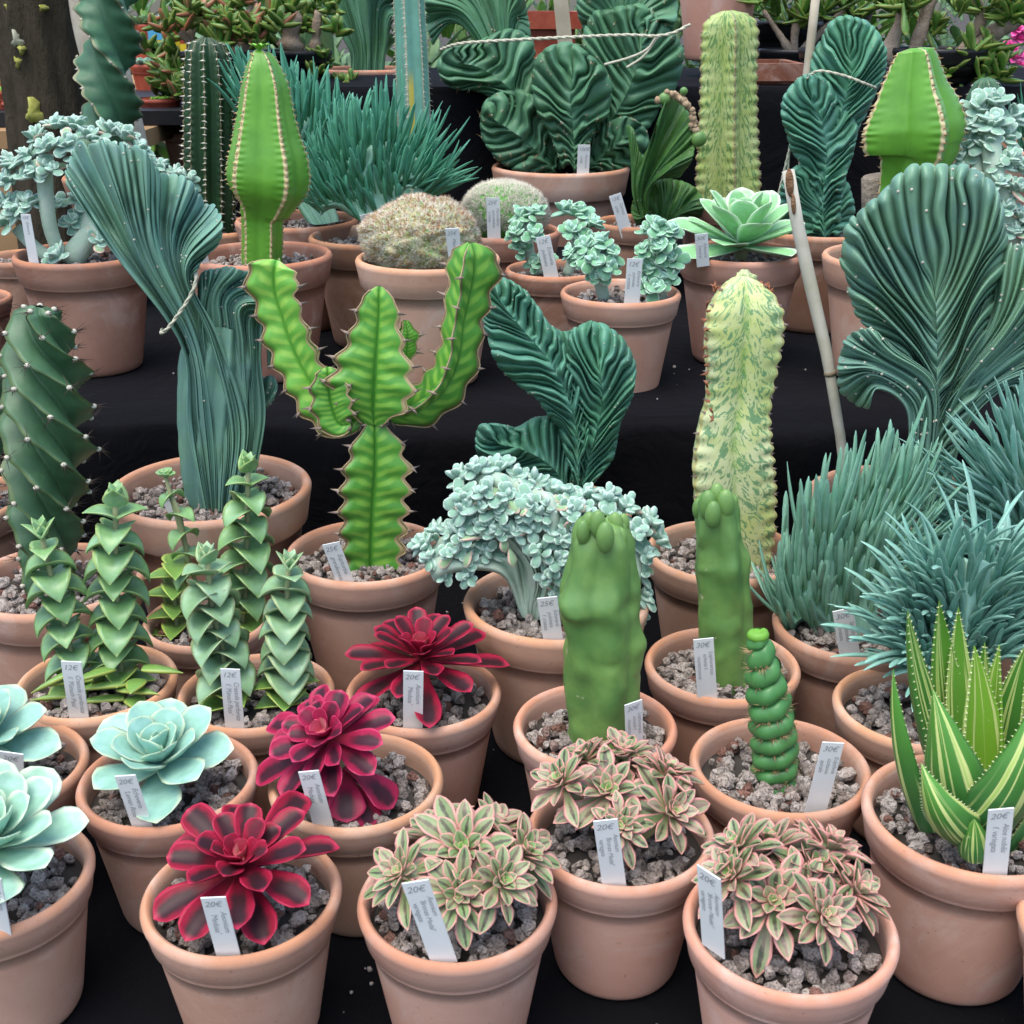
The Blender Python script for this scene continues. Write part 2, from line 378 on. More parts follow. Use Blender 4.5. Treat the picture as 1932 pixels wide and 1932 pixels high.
def mk_stone():
    N = NM('pumice', .95, .15); r = N.rnd()
    c = N.ramp(r, [(0, (.22, .185, .16)), (.35, (.34, .295, .26)), (.7, (.43, .385, .345)), (.9, (.50, .455, .415)), (.93, (.20, .11, .085)), (1, (.24, .13, .10))])
    f = N.noise(170, 4, .7); c = N.mix(N.step(f, .38, .62), N.hsv(c, .62), c)
    vz = N.n('ShaderNodeTexVoronoi'); vz.inputs['Scale'].default_value = 420; N.l(N.obj(), vz.inputs['Vector'])
    pore = N.step(vz.outputs['Distance'], .12, .38); c = N.mix(pore, N.hsv(c, .42), c)
    N.col(c); N.bump(N.math('ADD', f, N.math('MULTIPLY', pore, .4)), .9, .0025); M['stone'] = N.m
mk_stone()
def simple(name, c, rough=.7, spec=.3, var=.25, sc=30, bump=.2, c2=None, bd=.001):
    N = NM(name, rough, spec); f = N.noise(sc, 4, .6)
    N.col(N.mix(N.step(f, .3, .7), c, c2 or tuple(x*(1-var) for x in c))); N.bump(N.noise(sc*4, 3), bump, bd); M[name] = N.m; return N
def mk_cloth():
    N = NM('black_cloth', .95, .1); f = N.noise(3, 4, .6)
    c = N.mix(f, (.0022, .0022, .0028), (.0052, .0055, .0075)); s = N.step(N.noise(420, 1, .5), .80, .84)
    c = N.mix(N.math('MULTIPLY', s, .35), c, (.2, .2, .2)); N.col(c); N.sheen(.015, (.6, .7, 1.0), .4); N.bump(N.math('ADD', N.math('MULTIPLY', N.noise(900, 2), .02), N.noise(7, 4, .6, None, 1.2)), .6, .02); M['cloth'] = N.m
mk_cloth()
# crested cactus skins
def crestmat(name, ca, cb, cc, rough=.42, pale=(.3, .45, .4)):
    N = NM(name, rough, .4); u, t = N.uv(); o = N.obj()
    c = N.mix(N.step(N.noise(14, 4, .6, None, .3), .35, .68), ca, cb)
    c = N.mix(N.math('MULTIPLY', N.step(N.noise(55, 5, .7), .5, .72), .4), c, cc)
    fr = fracf(N, u); e = N.math('ABSOLUTE', N.math('SUBTRACT', N.math('MULTIPLY', fr, 2.0), 1.0))
    c = N.mix(N.math('MULTIPLY', N.math('MULTIPLY', N.step(e, .84, 1.0), N.step(t, .55, .95)), .3), c, tuple(x*.5 for x in cc))
    c = N.hsv(c, N.math('ADD', .85, N.math('MULTIPLY', N.rnd(), .3)))
    sc = N.step(N.noise(130, 3, .7), .70, .78); c = N.mix(N.math('MULTIPLY', sc, .5), c, pale)
    N.col(c); N.bump(N.noise(90, 3, .6, None, .5), .25, .001); N.sss(.06, (.05, .12, .08)); M[name] = N.m
crestmat('crest_blue', (.145, .30, .21), (.12, .25, .22), (.095, .24, .13), .5)
crestmat('crest_green', (.075, .235, .135), (.09, .255, .185), (.05, .18, .08), .52)
crestmat('crest_dark', (.065, .18, .085), (.08, .205, .12), (.045, .135, .055), .55)
crestmat('crest_right', (.145, .29, .18), (.125, .25, .20), (.09, .24, .11))
crestmat('crest_olive', (.06, .16, .035), (.03, .11, .03), (.12, .24, .05), .5)
def leafmat(name, base, margin, mw=.75, tip=None, dark=None, dw=.35, inner=None, rough=.45, bloom=None, bs=.5, sss=.1, nscale=60, under=None, spec=.4, innerr=.35, tipv=.9, mstr=1.0):
    """margin colour from the edge of each leaf, dark central stripe, paler young leaves (rnd near 0)"""
    N = NM(name, rough, spec); u, v = N.uv(); r = N.rnd()
    a = N.math('ABSOLUTE', N.math('SUBTRACT', N.math('MULTIPLY', u, 2.0), 1.0))
    ns = N.noise(nscale, 4, .6)
    b = N.mix(N.step(ns, .3, .7), base, tuple(x*.8 for x in base))
    if dark:
        an = N.math('ADD', a, N.math('MULTIPLY', N.math('SUBTRACT', N.noise(90, 3), .5), .5))
        k = N.math('MULTIPLY', N.math('SUBTRACT', 1.0, N.step(an, dw*.5, dw*1.35)), N.step(v, .3, .6))
        if inner is not None: k = N.math('MULTIPLY', k, N.step(r, .05, .4))
        b = N.mix(k, b, dark)
    if inner is not None:
        k = N.math('MULTIPLY', N.math('SUBTRACT', 1.0, N.step(r, 0.0, innerr)), .85)
        b = N.mix(k, b, inner)
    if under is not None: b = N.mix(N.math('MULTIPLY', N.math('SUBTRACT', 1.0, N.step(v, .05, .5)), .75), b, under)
    if bloom is not None: b = N.mix(N.math('MULTIPLY', N.step(N.noise(35, 4, .6, None, .4), .42, .7), bs), b, bloom)
    m = N.math('MULTIPLY', N.math('MAXIMUM', N.step(a, mw, min(1.0, mw+.28)), N.step(v, tipv, 1.0)), mstr)
    c = N.mix(m, b, margin)
    c = N.hsv(c, N.math('ADD', .9, N.math('MULTIPLY', N.noise(11, 1), .2)))
    N.col(c); N.bump(N.noise(140, 3), .12, .0006); N.sss(sss, (.15, .25, .1), .008); M[name] = N.m; return N
leafmat('echeveria_blue', (.26, .50, .40), (.56, .64, .42), .72, bloom=(.33, .58, .53), bs=.7, rough=.5, under=(.26, .50, .36), mstr=.75)
leafmat('echeveria_pale', (.29, .54, .40), (.58, .70, .52), .6, bloom=(.38, .60, .54), bs=.7, rough=.5, under=(.22, .46, .24), mstr=.8)
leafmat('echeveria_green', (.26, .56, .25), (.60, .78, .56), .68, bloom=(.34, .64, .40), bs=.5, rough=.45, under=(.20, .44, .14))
leafmat('medusa', (.27, .009, .032), (.40, .022, .065), .80, dark=(.030, .010, .014), dw=.60, inner=(.55, .20, .18), innerr=.12, rough=.38, under=(.26, .04, .04), spec=.18)
leafmat('medusa_pink', (.33, .014, .06), (.47, .04, .11), .80, dark=(.045, .012, .022), dw=.52, inner=(.62, .28, .24), innerr=.12, rough=.38, under=(.34, .05, .06), spec=.18)
leafmat('bronze', (.20, .28, .13), (.62, .29, .26), .58, dark=(.04, .05, .025), dw=.24, inner=(.20, .42, .10), innerr=.30, rough=.38, bloom=(.48, .32, .26), bs=.6, under=(.24, .36, .12))
leafmat('bronze_green', (.19, .29, .12), (.58, .29, .25), .60, dark=(.04, .055, .025), dw=.22, inner=(.20, .42, .10), innerr=.28, rough=.38, bloom=(.44, .32, .24), bs=.5, under=(.22, .36, .11))
leafmat('crassula', (.18, .36, .13), (.38, .50, .16), .78, bloom=(.26, .45, .28), bs=.6, rough=.35, spec=.5, mstr=.8)
leafmat('crassula_low', (.17, .33, .07), (.38, .48, .10), .68, bloom=(.13, .30, .09), bs=.5, rough=.35, spec=.5)
leafmat('crassula_pale', (.22, .39, .19), (.40, .44, .20), .74, bloom=(.28, .46, .34), bs=.6, rough=.38, spec=.5, mstr=.7)
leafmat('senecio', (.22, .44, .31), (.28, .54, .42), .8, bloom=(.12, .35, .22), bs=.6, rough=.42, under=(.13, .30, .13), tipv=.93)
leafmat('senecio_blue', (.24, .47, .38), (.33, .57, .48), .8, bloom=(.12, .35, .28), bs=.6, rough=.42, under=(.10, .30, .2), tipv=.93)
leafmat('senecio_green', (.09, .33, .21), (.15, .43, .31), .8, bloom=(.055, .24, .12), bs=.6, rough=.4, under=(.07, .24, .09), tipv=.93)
leafmat('plush', (.20, .38, .27), (.48, .62, .53), .62, bloom=(.29, .47, .39), bs=.7, rough=.8, tipv=.86, inner=(.42, .62, .56), innerr=.5, under=(.2, .38, .22)).sheen(.35, (.85, 1, .95), .5)
leafmat('plush_green', (.15, .38, .19), (.48, .68, .55), .68, bloom=(.26, .50, .38), bs=.6, rough=.75, tipv=.88, inner=(.36, .60, .52), innerr=.5).sheen(.3, (.85, 1, .95), .5)
leafmat('plush_ripe', (.26, .42, .22), (.60, .42, .34), .55, bloom=(.32, .50, .34), bs=.5, rough=.75, tipv=.82).sheen(.3, (.85, 1, .95), .5)
leafmat('jade_green', (.08, .20, .03), (.22, .24, .05), .75, bloom=(.14, .28, .05), bs=.5, rough=.35, tipv=.85)
leafmat('jade_red', (.16, .16, .05), (.34, .12, .06), .6, bloom=(.10, .20, .05), bs=.6, rough=.4, tipv=.7)
leafmat('lime', (.20, .50, .05), (.36, .6, .1), .7)
def mk_fins():
    def ribbed(name, face, face2, edge, ew=.2, rough=.42, pat=None, patc=None, streak=None, bs=.12, band=None, scars=0):
        N = NM(name, rough, .45); u, t = N.uv(); fr = fracf(N, u)
        e = N.math('ABSOLUTE', N.math('SUBTRACT', N.math('MULTIPLY', fr, 2.0), 1.0))    # 1 on the rib, 0 in the valley
        c = N.mix(N.step(N.noise(18, 4, .6), .35, .65), face, face2)
        if patc is not None:
            # curved pale chevrons between the ribs
            w = N.math('FRACT', N.math('ADD', N.math('MULTIPLY', t, pat), N.math('ADD', N.math('MULTIPLY', N.math('MULTIPLY', e, e), -.9), N.math('MULTIPLY', N.noise(30, 3), .7))))
            w = N.math('MULTIPLY', N.step(w, .15, .4), N.math('SUBTRACT', 1.0, N.step(w, .6, .9)))
            w = N.math('MULTIPLY', w, N.math('MULTIPLY', N.step(e, .12, .4), N.math('SUBTRACT', 1.0, N.step(e, .8, 1.0))))
            c = N.mix(N.math('MULTIPLY', w, .85), c, patc)
        if streak is not None:
            vv = N.vec(N.math('MULTIPLY', u, 6.0), N.math('ADD', N.math('MULTIPLY', t, streak[1]), N.math('MULTIPLY', e, 2.0)), 0)
            f = N.noise(1.5, 5, .62, vv, 1.6); k = N.step(f, .50, .57)
            k = N.math('MULTIPLY', k, N.math('SUBTRACT', 1.0, N.math('MULTIPLY', N.step(e, .85, 1.0), .6)))
            c = N.mix(N.math('MULTIPLY', k, .85), c, streak[0])
            mid = N.math('MULTIPLY', N.math('SUBTRACT', 1.0, N.step(e, 0, .25)), N.step(N.noise(1.2, 4, .6, vv), .4, .6)); c = N.mix(N.math('MULTIPLY', mid, .6), c, streak[2])
        if edge is not None: c = N.mix(N.math('MULTIPLY', N.step(e, 1-ew, 1-ew*.5), .95), c, edge)
        if band is not None:
            k = N.math('MULTIPLY', N.math('MULTIPLY', N.step(u, band[0], band[0]+.08), N.math('SUBTRACT', 1.0, N.step(u, band[1]-.08, band[1]))), N.math('MULTIPLY', N.step(t, band[2], band[2]+.05), N.math('SUBTRACT', 1.0, N.step(t, band[3]-.1, band[3]))))
            c = N.mix(k, c, band[4])
        if scars:
            c = N.mix(N.math('MULTIPLY', N.step(N.noise(26, 5, .7, None, .6), .66, .72), .75), c, (.20, .13, .06))
            c = N.mix(N.math('MULTIPLY', N.step(N.noise(48, 2, .5), .74, .78), .8), c, (.42, .44, .26))
            c = N.mix(N.math('MULTIPLY', N.step(N.noise(6, 4, .6, None, .5), .45, .7), .4), c, (.20, .36, .12))
        N.col(c); N.bump(N.noise(70, 3), bs, .001); N.sss(.08, (.1, .2, .05)); M[name] = N.m
    ribbed('euph_green', (.115, .33, .028), (.085, .27, .022), (.56, .46, .24), .13)
    ribbed('euph_bulb', (.11, .32, .028), (.085, .26, .022), (.60, .50, .28), .085)
    ribbed('grandicornis', (.065, .25, .03), (.09, .31, .04), (.34, .27, .14), .05, pat=14, patc=(.21, .44, .06))
    ribbed('grandi_light', (.12, .38, .05), (.16, .44, .06), (.34, .27, .14), .05, pat=16, patc=(.30, .56, .09))
    ribbed('variegated', (.50, .58, .20), (.58, .63, .34), (.42, .40, .16), .06, streak=((.10, .26, .12), 20, (.16, .36, .05)), bs=.05)
    ribbed('variegated_dim', (.36, .46, .13), (.42, .50, .20), (.36, .30, .14), .06, streak=((.075, .2, .06), 13, (.12, .26, .04)), bs=.05)
    ribbed('dark_column', (.012, .055, .014), (.008, .038, .010), (.26, .21, .11), .09, .5)
    ribbed('cereus', (.065, .155, .075), (.036, .10, .045), (.085, .14, .05), .10, .5, bs=.6)
    ribbed('cereus_back', (.05, .15, .075), (.035, .11, .055), (.20, .22, .12), .07, .55, bs=.3)
    ribbed('blue_column', (.14, .35, .27), (.11, .28, .20), (.42, .42, .28), .16, .5, band=(4.05, 4.45, .1, .62, (.55, .46, .08)))
    ribbed('eulychnia', (.045, .175, .045), (.075, .24, .07), None)
    ribbed('totem', (.15, .285, .07), (.085, .20, .05), None, rough=.42, bs=.35, scars=1)
    ribbed('totem_blue', (.10, .26, .06), (.09, .24, .08), None, rough=.42)
mk_fins()
def mk_aloe():
    N = NM('aloe', .4, .5); u, v = N.uv(); r = N.rnd()
    f = N.noise(1, 2, .5, N.vec(N.math('ADD', N.math('MULTIPLY', u, 8.0), N.math('MULTIPLY', r, 37.0)), N.math('MULTIPLY', v, .45), r))
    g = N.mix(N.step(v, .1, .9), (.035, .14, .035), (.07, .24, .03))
    g = N.mix(N.math('SUBTRACT', 1.0, N.step(r, 0.0, .55)), g, (.17, .36, .03))
    c = N.mix(N.step(f, .53, .60), g, (.52, .60, .22)); 
    c = N.mix(N.math('MULTIPLY', N.step(f, .62, .66), 1.0), c, (.34, .50, .12))
    sp_ = N.step(N.noise(240, 1), .76, .79); c = N.mix(N.math('MULTIPLY', sp_, .6), c, (.5, .6, .35))
    N.col(c); N.sss(.08, (.1, .2, .05)); N.bump(N.noise(80, 3), .1, .001); M['aloe'] = N.m
mk_aloe()
simple('spine_tan', (.50, .36, .18), .6, c2=(.35, .22, .10)); simple('spine_grey', (.32, .26, .21), .7, c2=(.22, .16, .13)); simple('spine_dark', (.09, .06, .045), .6)
simple('spine_white', (.72, .70, .58), .7); simple('spine_red', (.36, .14, .07), .7); simple('areole', (.50, .49, .40), .9, sc=300)
simple('crown_green', (.16, .40, .05), .5)
simple('rib_tan', (.40, .33, .18), .7, c2=(.26, .18, .10), sc=90)
simple('tooth', (.60, .68, .36), .5); simple('plush_stem', (.33, .47, .36), .85, c2=(.42, .52, .42), sc=60, bump=.4); simple('mam_body', (.16, .27, .09), .8, c2=(.46, .40, .26), sc=70)
simple('mam_green', (.07, .26, .03), .6, c2=(.10, .3, .06), sc=50)
simple('stem_pale', (.30, .33, .16), .7, c2=(.22, .24, .12)); simple('tag_plastic', (.76, .80, .78), .35, .5, var=.05, bump=.0); simple('pencil', (.34, .355, .36), .6, var=.1, bump=0)
simple('rope', (.55, .55, .42), .9, sc=200, bump=.5); simple('scar', (.48, .38, .24), .9, c2=(.30, .20, .12), sc=120, bump=.8, bd=.003)
simple('cane', (.42, .40, .31), .6, c2=(.52, .50, .42), sc=25, bump=.2); simple('cane_rot', (.16, .075, .035), .9, c2=(.30, .18, .10), sc=90, bump=.9, bd=.004)
simple('cane_node', (.22, .18, .12), .8); simple('batten', (.38, .33, .24), .8, c2=(.50, .46, .36), sc=12, bump=.4)
simple('post_wood', (.52, .51, .41), .85, c2=(.36, .31, .24), sc=8, bump=.5, bd=.004)
simple('yellow_card', (.68, .54, .03), .5, var=.1); simple('blue_card', (.08, .35, .55), .5, var=.1)
simple('red_plastic', (.30, .055, .03), .45, c2=(.38, .09, .05)); simple('black_plastic', (.012, .013, .016), .5); simple('table_wood', (.30, .18, .085), .8, c2=(.40, .26, .13), sc=6)
simple('ground_earth', (.035, .031, .026), .95, c2=(.065, .058, .05), sc=5, bump=.5); simple('branch', (.24, .18, .13), .9, c2=(.34, .28, .21), sc=40, bump=.8, bd=.004)
simple('pink_petal', (.75, .05, .30), .6, c2=(.8, .2, .45)); simple('stump', (.16, .13, .10), .95, c2=(.26, .22, .17), sc=30, bump=.9, bd=.006)
simple('pot_dark', (.010, .011, .013), .4); simple('striped', (.025, .06, .025), .5); simple('stripe_line', (.42, .44, .33), .7)
simple('denim', (.012, .018, .035), .9, sc=60); simple('leaf_dull', (.10, .20, .09), .5, c2=(.18, .30, .14), sc=15)
def mk_trunk():
    N = NM('bark', .95, .1); o = N.obj()
    vv = N.n('ShaderNodeMapping'); vv.inputs['Scale'].default_value = (1, 1, .3); N.l(o, vv.inputs[0])
    f = N.noise(45, 5, .7, vv.outputs[0]); c = N.mix(f, (.016, .014, .009), (.085, .072, .05))
    gr = N.step(N.noise(8, 3), .5, .7); c = N.mix(N.math('MULTIPLY', gr, .4), c, (.06, .065, .02))
    N.col(c); N.bump(f, 1.0, .012); M['bark'] = N.m
    simple('lichen', (.24, .26, .04), .95, c2=(.34, .34, .10), sc=80, bump=.8); simple('lichen_pale', (.34, .35, .26), .95, sc=80)
mk_trunk()
# ------------------------------------------------------------------ the setting
T1, T2, T3, T4 = .60, .86, .92, 1.263                 # heights of the black draped steps
def cloth_stage():
    prof = [(.30, .02), (.30, .30), (.30, .57), (.312, .592), (.335, T1), (.9, T1), (1.4, T1), (1.79, T1), (1.805, .612), (1.81, .64), (1.81, .75), (1.81, .83), (1.816, .852), (1.84, T2), (2.3, T2),
            (2.70, T2), (2.715, T2+.01), (2.72, T3-.015), (2.735, T3), (3.0, T3), (3.08, T3), (3.095, T3+.02), (3.10, 1.1), (3.10, T4-.03), (3.115, T4), (3.5, T4), (4.05, T4), (4.09, T4-.02), (4.1, 1.1), (4.1, .5), (4.1, .02)]
    P = []
    for a, b in zip(prof[:-1], prof[1:]):
        k = max(2, int(math.hypot(b[0]-a[0], b[1]-a[1])/.025))
        for t in np.linspace(0, 1, k, endpoint=False): P.append((a[0]+(b[0]-a[0])*t, a[1]+(b[1]-a[1])*t))
    P.append(prof[-1]); P = np.array(P); xs = np.linspace(-1.9, 1.9, 150)
    X = np.broadcast_to(xs[None], (len(P), len(xs))); Y = np.broadcast_to(P[:, 0][:, None], X.shape).copy(); Z = np.broadcast_to(P[:, 1][:, None], X.shape).copy()
    tn = np.gradient(P, axis=0); up = np.abs(tn[:, 1])/np.maximum(np.hypot(tn[:, 0], tn[:, 1]), 1e-9)
    n = vnoise(X*5+3, Z*3+Y*3)+.5*vnoise(X*13, Y*4+Z*2, 1)
    Y -= up[:, None]*n*.045; Z += (1-up[:, None])*np.minimum(0, vnoise(X*9, Y*9, 2)*.004-.002)
    Z[:, :] -= up[:, None]*0
    sagm = ((P[:, 0] > 1.8) & (P[:, 0] < 1.86) & (P[:, 1] > .82)); Z[sagm] -= (.006+.006*np.abs(vnoise(X*4, Y*0+9)))[sagm]
    back = (Y > 2.76) & (X < -.80); Z[back] = np.minimum(Z[back], .80)
    mb = MB(); mb.add(np.stack([X, Y, Z], -1), grid_faces(len(P), len(xs)))
    o = mb.build('display_cloth', M['cloth']); md = o.modifiers.new('solid', 'SOLIDIFY'); md.thickness = .002; md.offset = -1
    tag(o, 'black cloth draped over the plant stand in wide steps beneath all the pots', 'cloth')
cloth_stage()
mb = MB(); RVs_ = None
def grit():
    mb = MB(); V, F = ico(1); r_ = np.random.RandomState(3)
    for _ in range(260):
        s_ = r_.uniform(.0006, .0022) if r_.rand() < .9 else r_.uniform(.003, .006); front = r_.rand() < .75
        x, y, z = (r_.uniform(-.75, .75), r_.uniform(.75, 1.72), T1) if front else (r_.uniform(-1.0, 1.0), r_.uniform(1.9, 2.2), T2)
        mb.add(V*s_*(1+r_.uniform(-.25, .25, V.shape))+np.array([x, y, z+s_*.3-.001]), None, F, None, r_.uniform(.5, .9))
    tag(mb.build('spilled_grit', M['stone'], None, (0, 1.2, T1), smooth=False), 'pale grit and crumbs spilled on the black cloth between the pots', 'grit', kind='stuff')
grit()
mb = MB(); g = np.array([[-60, -20, 0], [60, -20, 0], [60, 160, 0], [-60, 160, 0.0]]); mb.add(g, [[0, 1, 2, 3]])
tag(mb.build('ground', M['ground_earth']), kind='structure')

# ------------------------------------------------------------------ pots
def lathe(mb, pts, c, ns=72, uv=None, mi=0):
    pts = np.array(pts); th = np.linspace(0, 2*math.pi, ns+1)
    V = np.stack([pts[:, 0][:, None]*np.cos(th)[None], pts[:, 0][:, None]*np.sin(th)[None], np.broadcast_to(pts[:, 1][:, None], (len(pts), ns+1))], -1)+np.asarray(c)
    U = np.stack([np.broadcast_to(th[None]/6.283, V.shape[:2]), np.broadcast_to((pts[:, 2])[:, None], V.shape[:2])], -1)
    mb.add(V, grid_faces(len(pts), ns+1)[:, ::-1], None, U, .5, mi)
def pot_mesh(X, Y, Zb, D, k, taper=.335, ns=72):
    H = k*D; lip = .014*min(1, D/.2)*.9
    ch = min(.205*D, H*.42); zb = H-ch
    r1 = .445*D; r0 = taper*D
    pr = [(0, .004, 0.0), (r0*.80, .004, 0.0), (r0*.86, 0, 0.0), (r0*.96, 0, 0.0), (r0, .004, 0.0)]
    for t in np.linspace(.08, 1, 8): pr.append((r0+(r1-r0)*t, zb*t, .8*t*zb/H*H/H if False else t*zb/H))
    b0, b1 = .470*D, .497*D
    pr += [(r1+.002, zb, zb/H), (b0-.004, zb+.001, zb/H+.005), (b0, zb+.005, zb/H+.01), (b0+(b1-b0)*.5, zb+ch*.5, (zb+ch*.5)/H), (b1, H-.010, .958), (b1+.0005, H-.006, .965), (b1-.0015, H-.002, .975), (b1-.004, H, .985), (b1-.032*D, H-.0003, .99), (b1-.032*D-.003, H-.003, .98), (b1-.032*D-.0045, H-.010, .93),
           (b1-.040*D-.003, H-ch*.5, .90), (b1-.045*D-.003, H-ch, .86), (r1-.04*D, zb-.03, .8), (r1-.06*D, zb*.6, .7), (0, zb*.6, .7)]
    mb = MB(); lathe(mb, pr, (X, Y, Zb), ns); return mb
_rk = []
def rock_variants(sub):
    V, F = ico(sub); out = []
    r_ = np.random.RandomState(5)
    for i in range(10):
        A = V*np.array([1, r_.uniform(.7, 1), r_.uniform(.55, .85)]); 
        for _ in range(13):                                # chip flat facets off
            d = r_.randn(3); d /= np.linalg.norm(d); c = r_.uniform(.42, .75); q = A @ d; A = A-np.maximum(q-c, 0)[:, None]*d*.9
        A = A*(1+r_.uniform(-.13, .13, (len(V), 1))); out.append(A)
    return out, F
RV = {2: rock_variants(2), 3: rock_variants(3)}
def gravel(X, Y, Z, R, root, loc, size=.0085, sub=2, dens=1.0, mound=0.0, clump=None):
    mb = MB(); RVs, F = RV[sub]; sp_ = size*1.45/dens**.5; vs = []
    th = np.linspace(0, 2*math.pi, 25); 
    V = np.vstack([[X, Y, Z-.003+mound]]+[[X+R*math.cos(a), Y+R*math.sin(a), Z-.006] for a in th]); mb.add(V, None, [[0, i+1, i+2] for i in range(24)], None, 0.0, 1)
    pts = []
    for layer in range(2):
        for i in np.arange(-R, R, sp_):
            for j in np.arange(-R, R, sp_*.87):
                x = i+rs.uniform(-.5, .5)*sp_; y = j+rs.uniform(-.5, .5)*sp_
                if x*x+y*y < (R-size*.8)**2: pts.append((x, y, layer))
    for x, y, la in pts:
        s_ = size*(rs.uniform(.45, 1.05) if la == 0 else rs.uniform(.35, .95)); A = RVs[rs.randint(len(RVs))]*s_
        a, b, c = rs.uniform(0, 6.28, 3); Rm = rot((0, 0, 1), a) @ rot((1, 0, 0), b*.25) @ rot((0, 0, 1), c)
        z = Z+mound*max(0, 1-(x*x+y*y)/(R*R))+(0 if la == 0 else size*.55)+rs.uniform(-.3, .3)*size
        if la == 1 and rs.rand() < .35: continue
        mb.add(A @ Rm.T+np.array([X+x, Y+y, z]), None, F, None, rs.rand())
    return tag(mb.build('gravel', [M['stone'], M['ground_earth']], root, loc, smooth=False), kind='stuff')
class Pot: pass
def pot(u, v, w, S, name, label, cat, k=.87, mat='terra', group=None, sub=2, size=.0108, ns=72, gdrop=.07, dens=1.35, mound=0.0, taper=.335, D=None, grav=True):
    r = ray(u, v)/FOC; zf = (r @ np.array([0, cp, -sp])); r = r/zf     # direction per unit depth
    if D is None: D = (CZ-S)/(k-r[2]*FOC/w)
    z = D*FOC/w; c = np.array([0, 0, CZ])+r*z
    if k is None: k = (c[2]-S)/D
    p = Pot(); p.X, p.Y, p.rz = c; p.D = D; p.b = c[2]-k*D; p.loc = (c[0], c[1], p.b); p.gz = c[2]-gdrop*D; p.k = k
    p.root = empty(name, p.loc, label, cat, group)
    pm = pot_mesh(c[0], c[1], p.b, D, k, taper, ns).build('pot', M[mat], p.root, p.loc)
    p.pot = pm; p.gr = .455*D
    if grav: gravel(c[0], c[1], p.gz-size*.8, .452*D, p.root, p.loc, size, sub, dens, mound)
    p.name = name; ALLP.append(p)
    return p
ALLP = []
def part(p, mb, name, mats, label=None, smooth=True, kind=None, parent=None):
    o = mb.build(name, [M[m] for m in mats] if isinstance(mats, (list, tuple)) else M[mats], parent or p.root, p.loc, smooth)
    if label: o['label'] = label
    if kind: o['kind'] = kind
    return o

# ------------------------------------------------------------------ price tags
def text_mesh(body, size, shear=.25):
    cu = bpy.data.curves.new('t', 'FONT'); cu.body = body; cu.size = size; cu.shear = shear; cu.space_character = .95; cu.offset = -.010*size*0
    cu.resolution_u = 2; cu.align_x = 'LEFT'
    ob = bpy.data.objects.new('t', cu); C.objects.link(ob); dg = bpy.context.evaluated_depsgraph_get()
    me = bpy.data.meshes.new_from_object(ob.evaluated_get(dg)); n = len(me.vertices); co = np.zeros(n*3, np.float32); me.vertices.foreach_get('co', co)
    F = [tuple(p_.vertices) for p_ in me.polygons]; bpy.data.objects.remove(ob); bpy.data.curves.remove(cu); bpy.data.meshes.remove(me)
    T = []
    for f in F:
        for i in range(1, len(f)-1): T.append((f[0], f[i], f[i+1]))
    return co.reshape(-1, 3).astype(float), T
def price_tag(top, bot, wpx, Yb, price, lines, label, yaw=0.0, lean=.0, deep=.012, group='handwritten price tags stuck in the pots'):
    t = W(top[0], top[1], Yb+lean); b = W(bot[0], bot[1], Yb)
    up = t-b; L = np.linalg.norm(up); up /= L
    w = wpx*m_per_px(Yb, bot[1])*1.0
    rt = np.array([math.cos(yaw), -math.sin(yaw), 0.0]); rt = rt-up*(rt @ up); rt /= np.linalg.norm(rt); nr = np.cross(rt, up)
    w = w/max(.3, math.cos(yaw))
    loc = b-up*deep; th = .0006
    q = [(-w/2, 0), (w/2, 0), (w/2, L+deep), (-w/2, L+deep)]
    V = [loc+rt*x+up*y+nr*s_ for s_ in (th, -th) for x, y in q]
    F = [[0, 1, 2, 3], [7, 6, 5, 4], [0, 4, 5, 1], [1, 5, 6, 2], [2, 6, 7, 3], [3, 7, 4, 0]]
    mb = MB(); mb.add(np.array(V), F); o = mb.build('price_tag', M['tag_plastic'], None, tuple(loc), smooth=False)
    tag(o, label, 'price tag', group)
    mb = MB(); H = L+deep
    def put(body, size, ox, oy, rotated, fitw=None):
        co, T = text_mesh(body, size)
        if not len(T): return
        wd = co[:, 0].max()-co[:, 0].min()
        if fitw and wd > fitw: co[:, 0] *= fitw/wd; co[:, 1] *= max(.75, fitw/wd)
        x, y = co[:, 0], co[:, 1]
        if rotated: X_, Y_ = ox+y, oy-x
        else: X_, Y_ = ox+x, oy+y
        mb.add(loc+X_[:, None]*rt+Y_[:, None]*up+nr*(th+.00035), None, T)
    put(price, w*.44, -w*.42, H-w*.50, False, w*.84)
    n = len(lines)
    for i, s_ in enumerate(lines):
        put(s_, w*(.36 if n < 3 else .29), w*(.42-.36)-(i-(n-1)/2+(.0))*w*(.40 if n < 3 else .30)-w*.12+w*.0, H-w*.78-(.12*w*i), True, L*.92-w*.80)
    if mb.n: mb.build('writing', M['pencil'], o, tuple(loc), smooth=False)
    return o
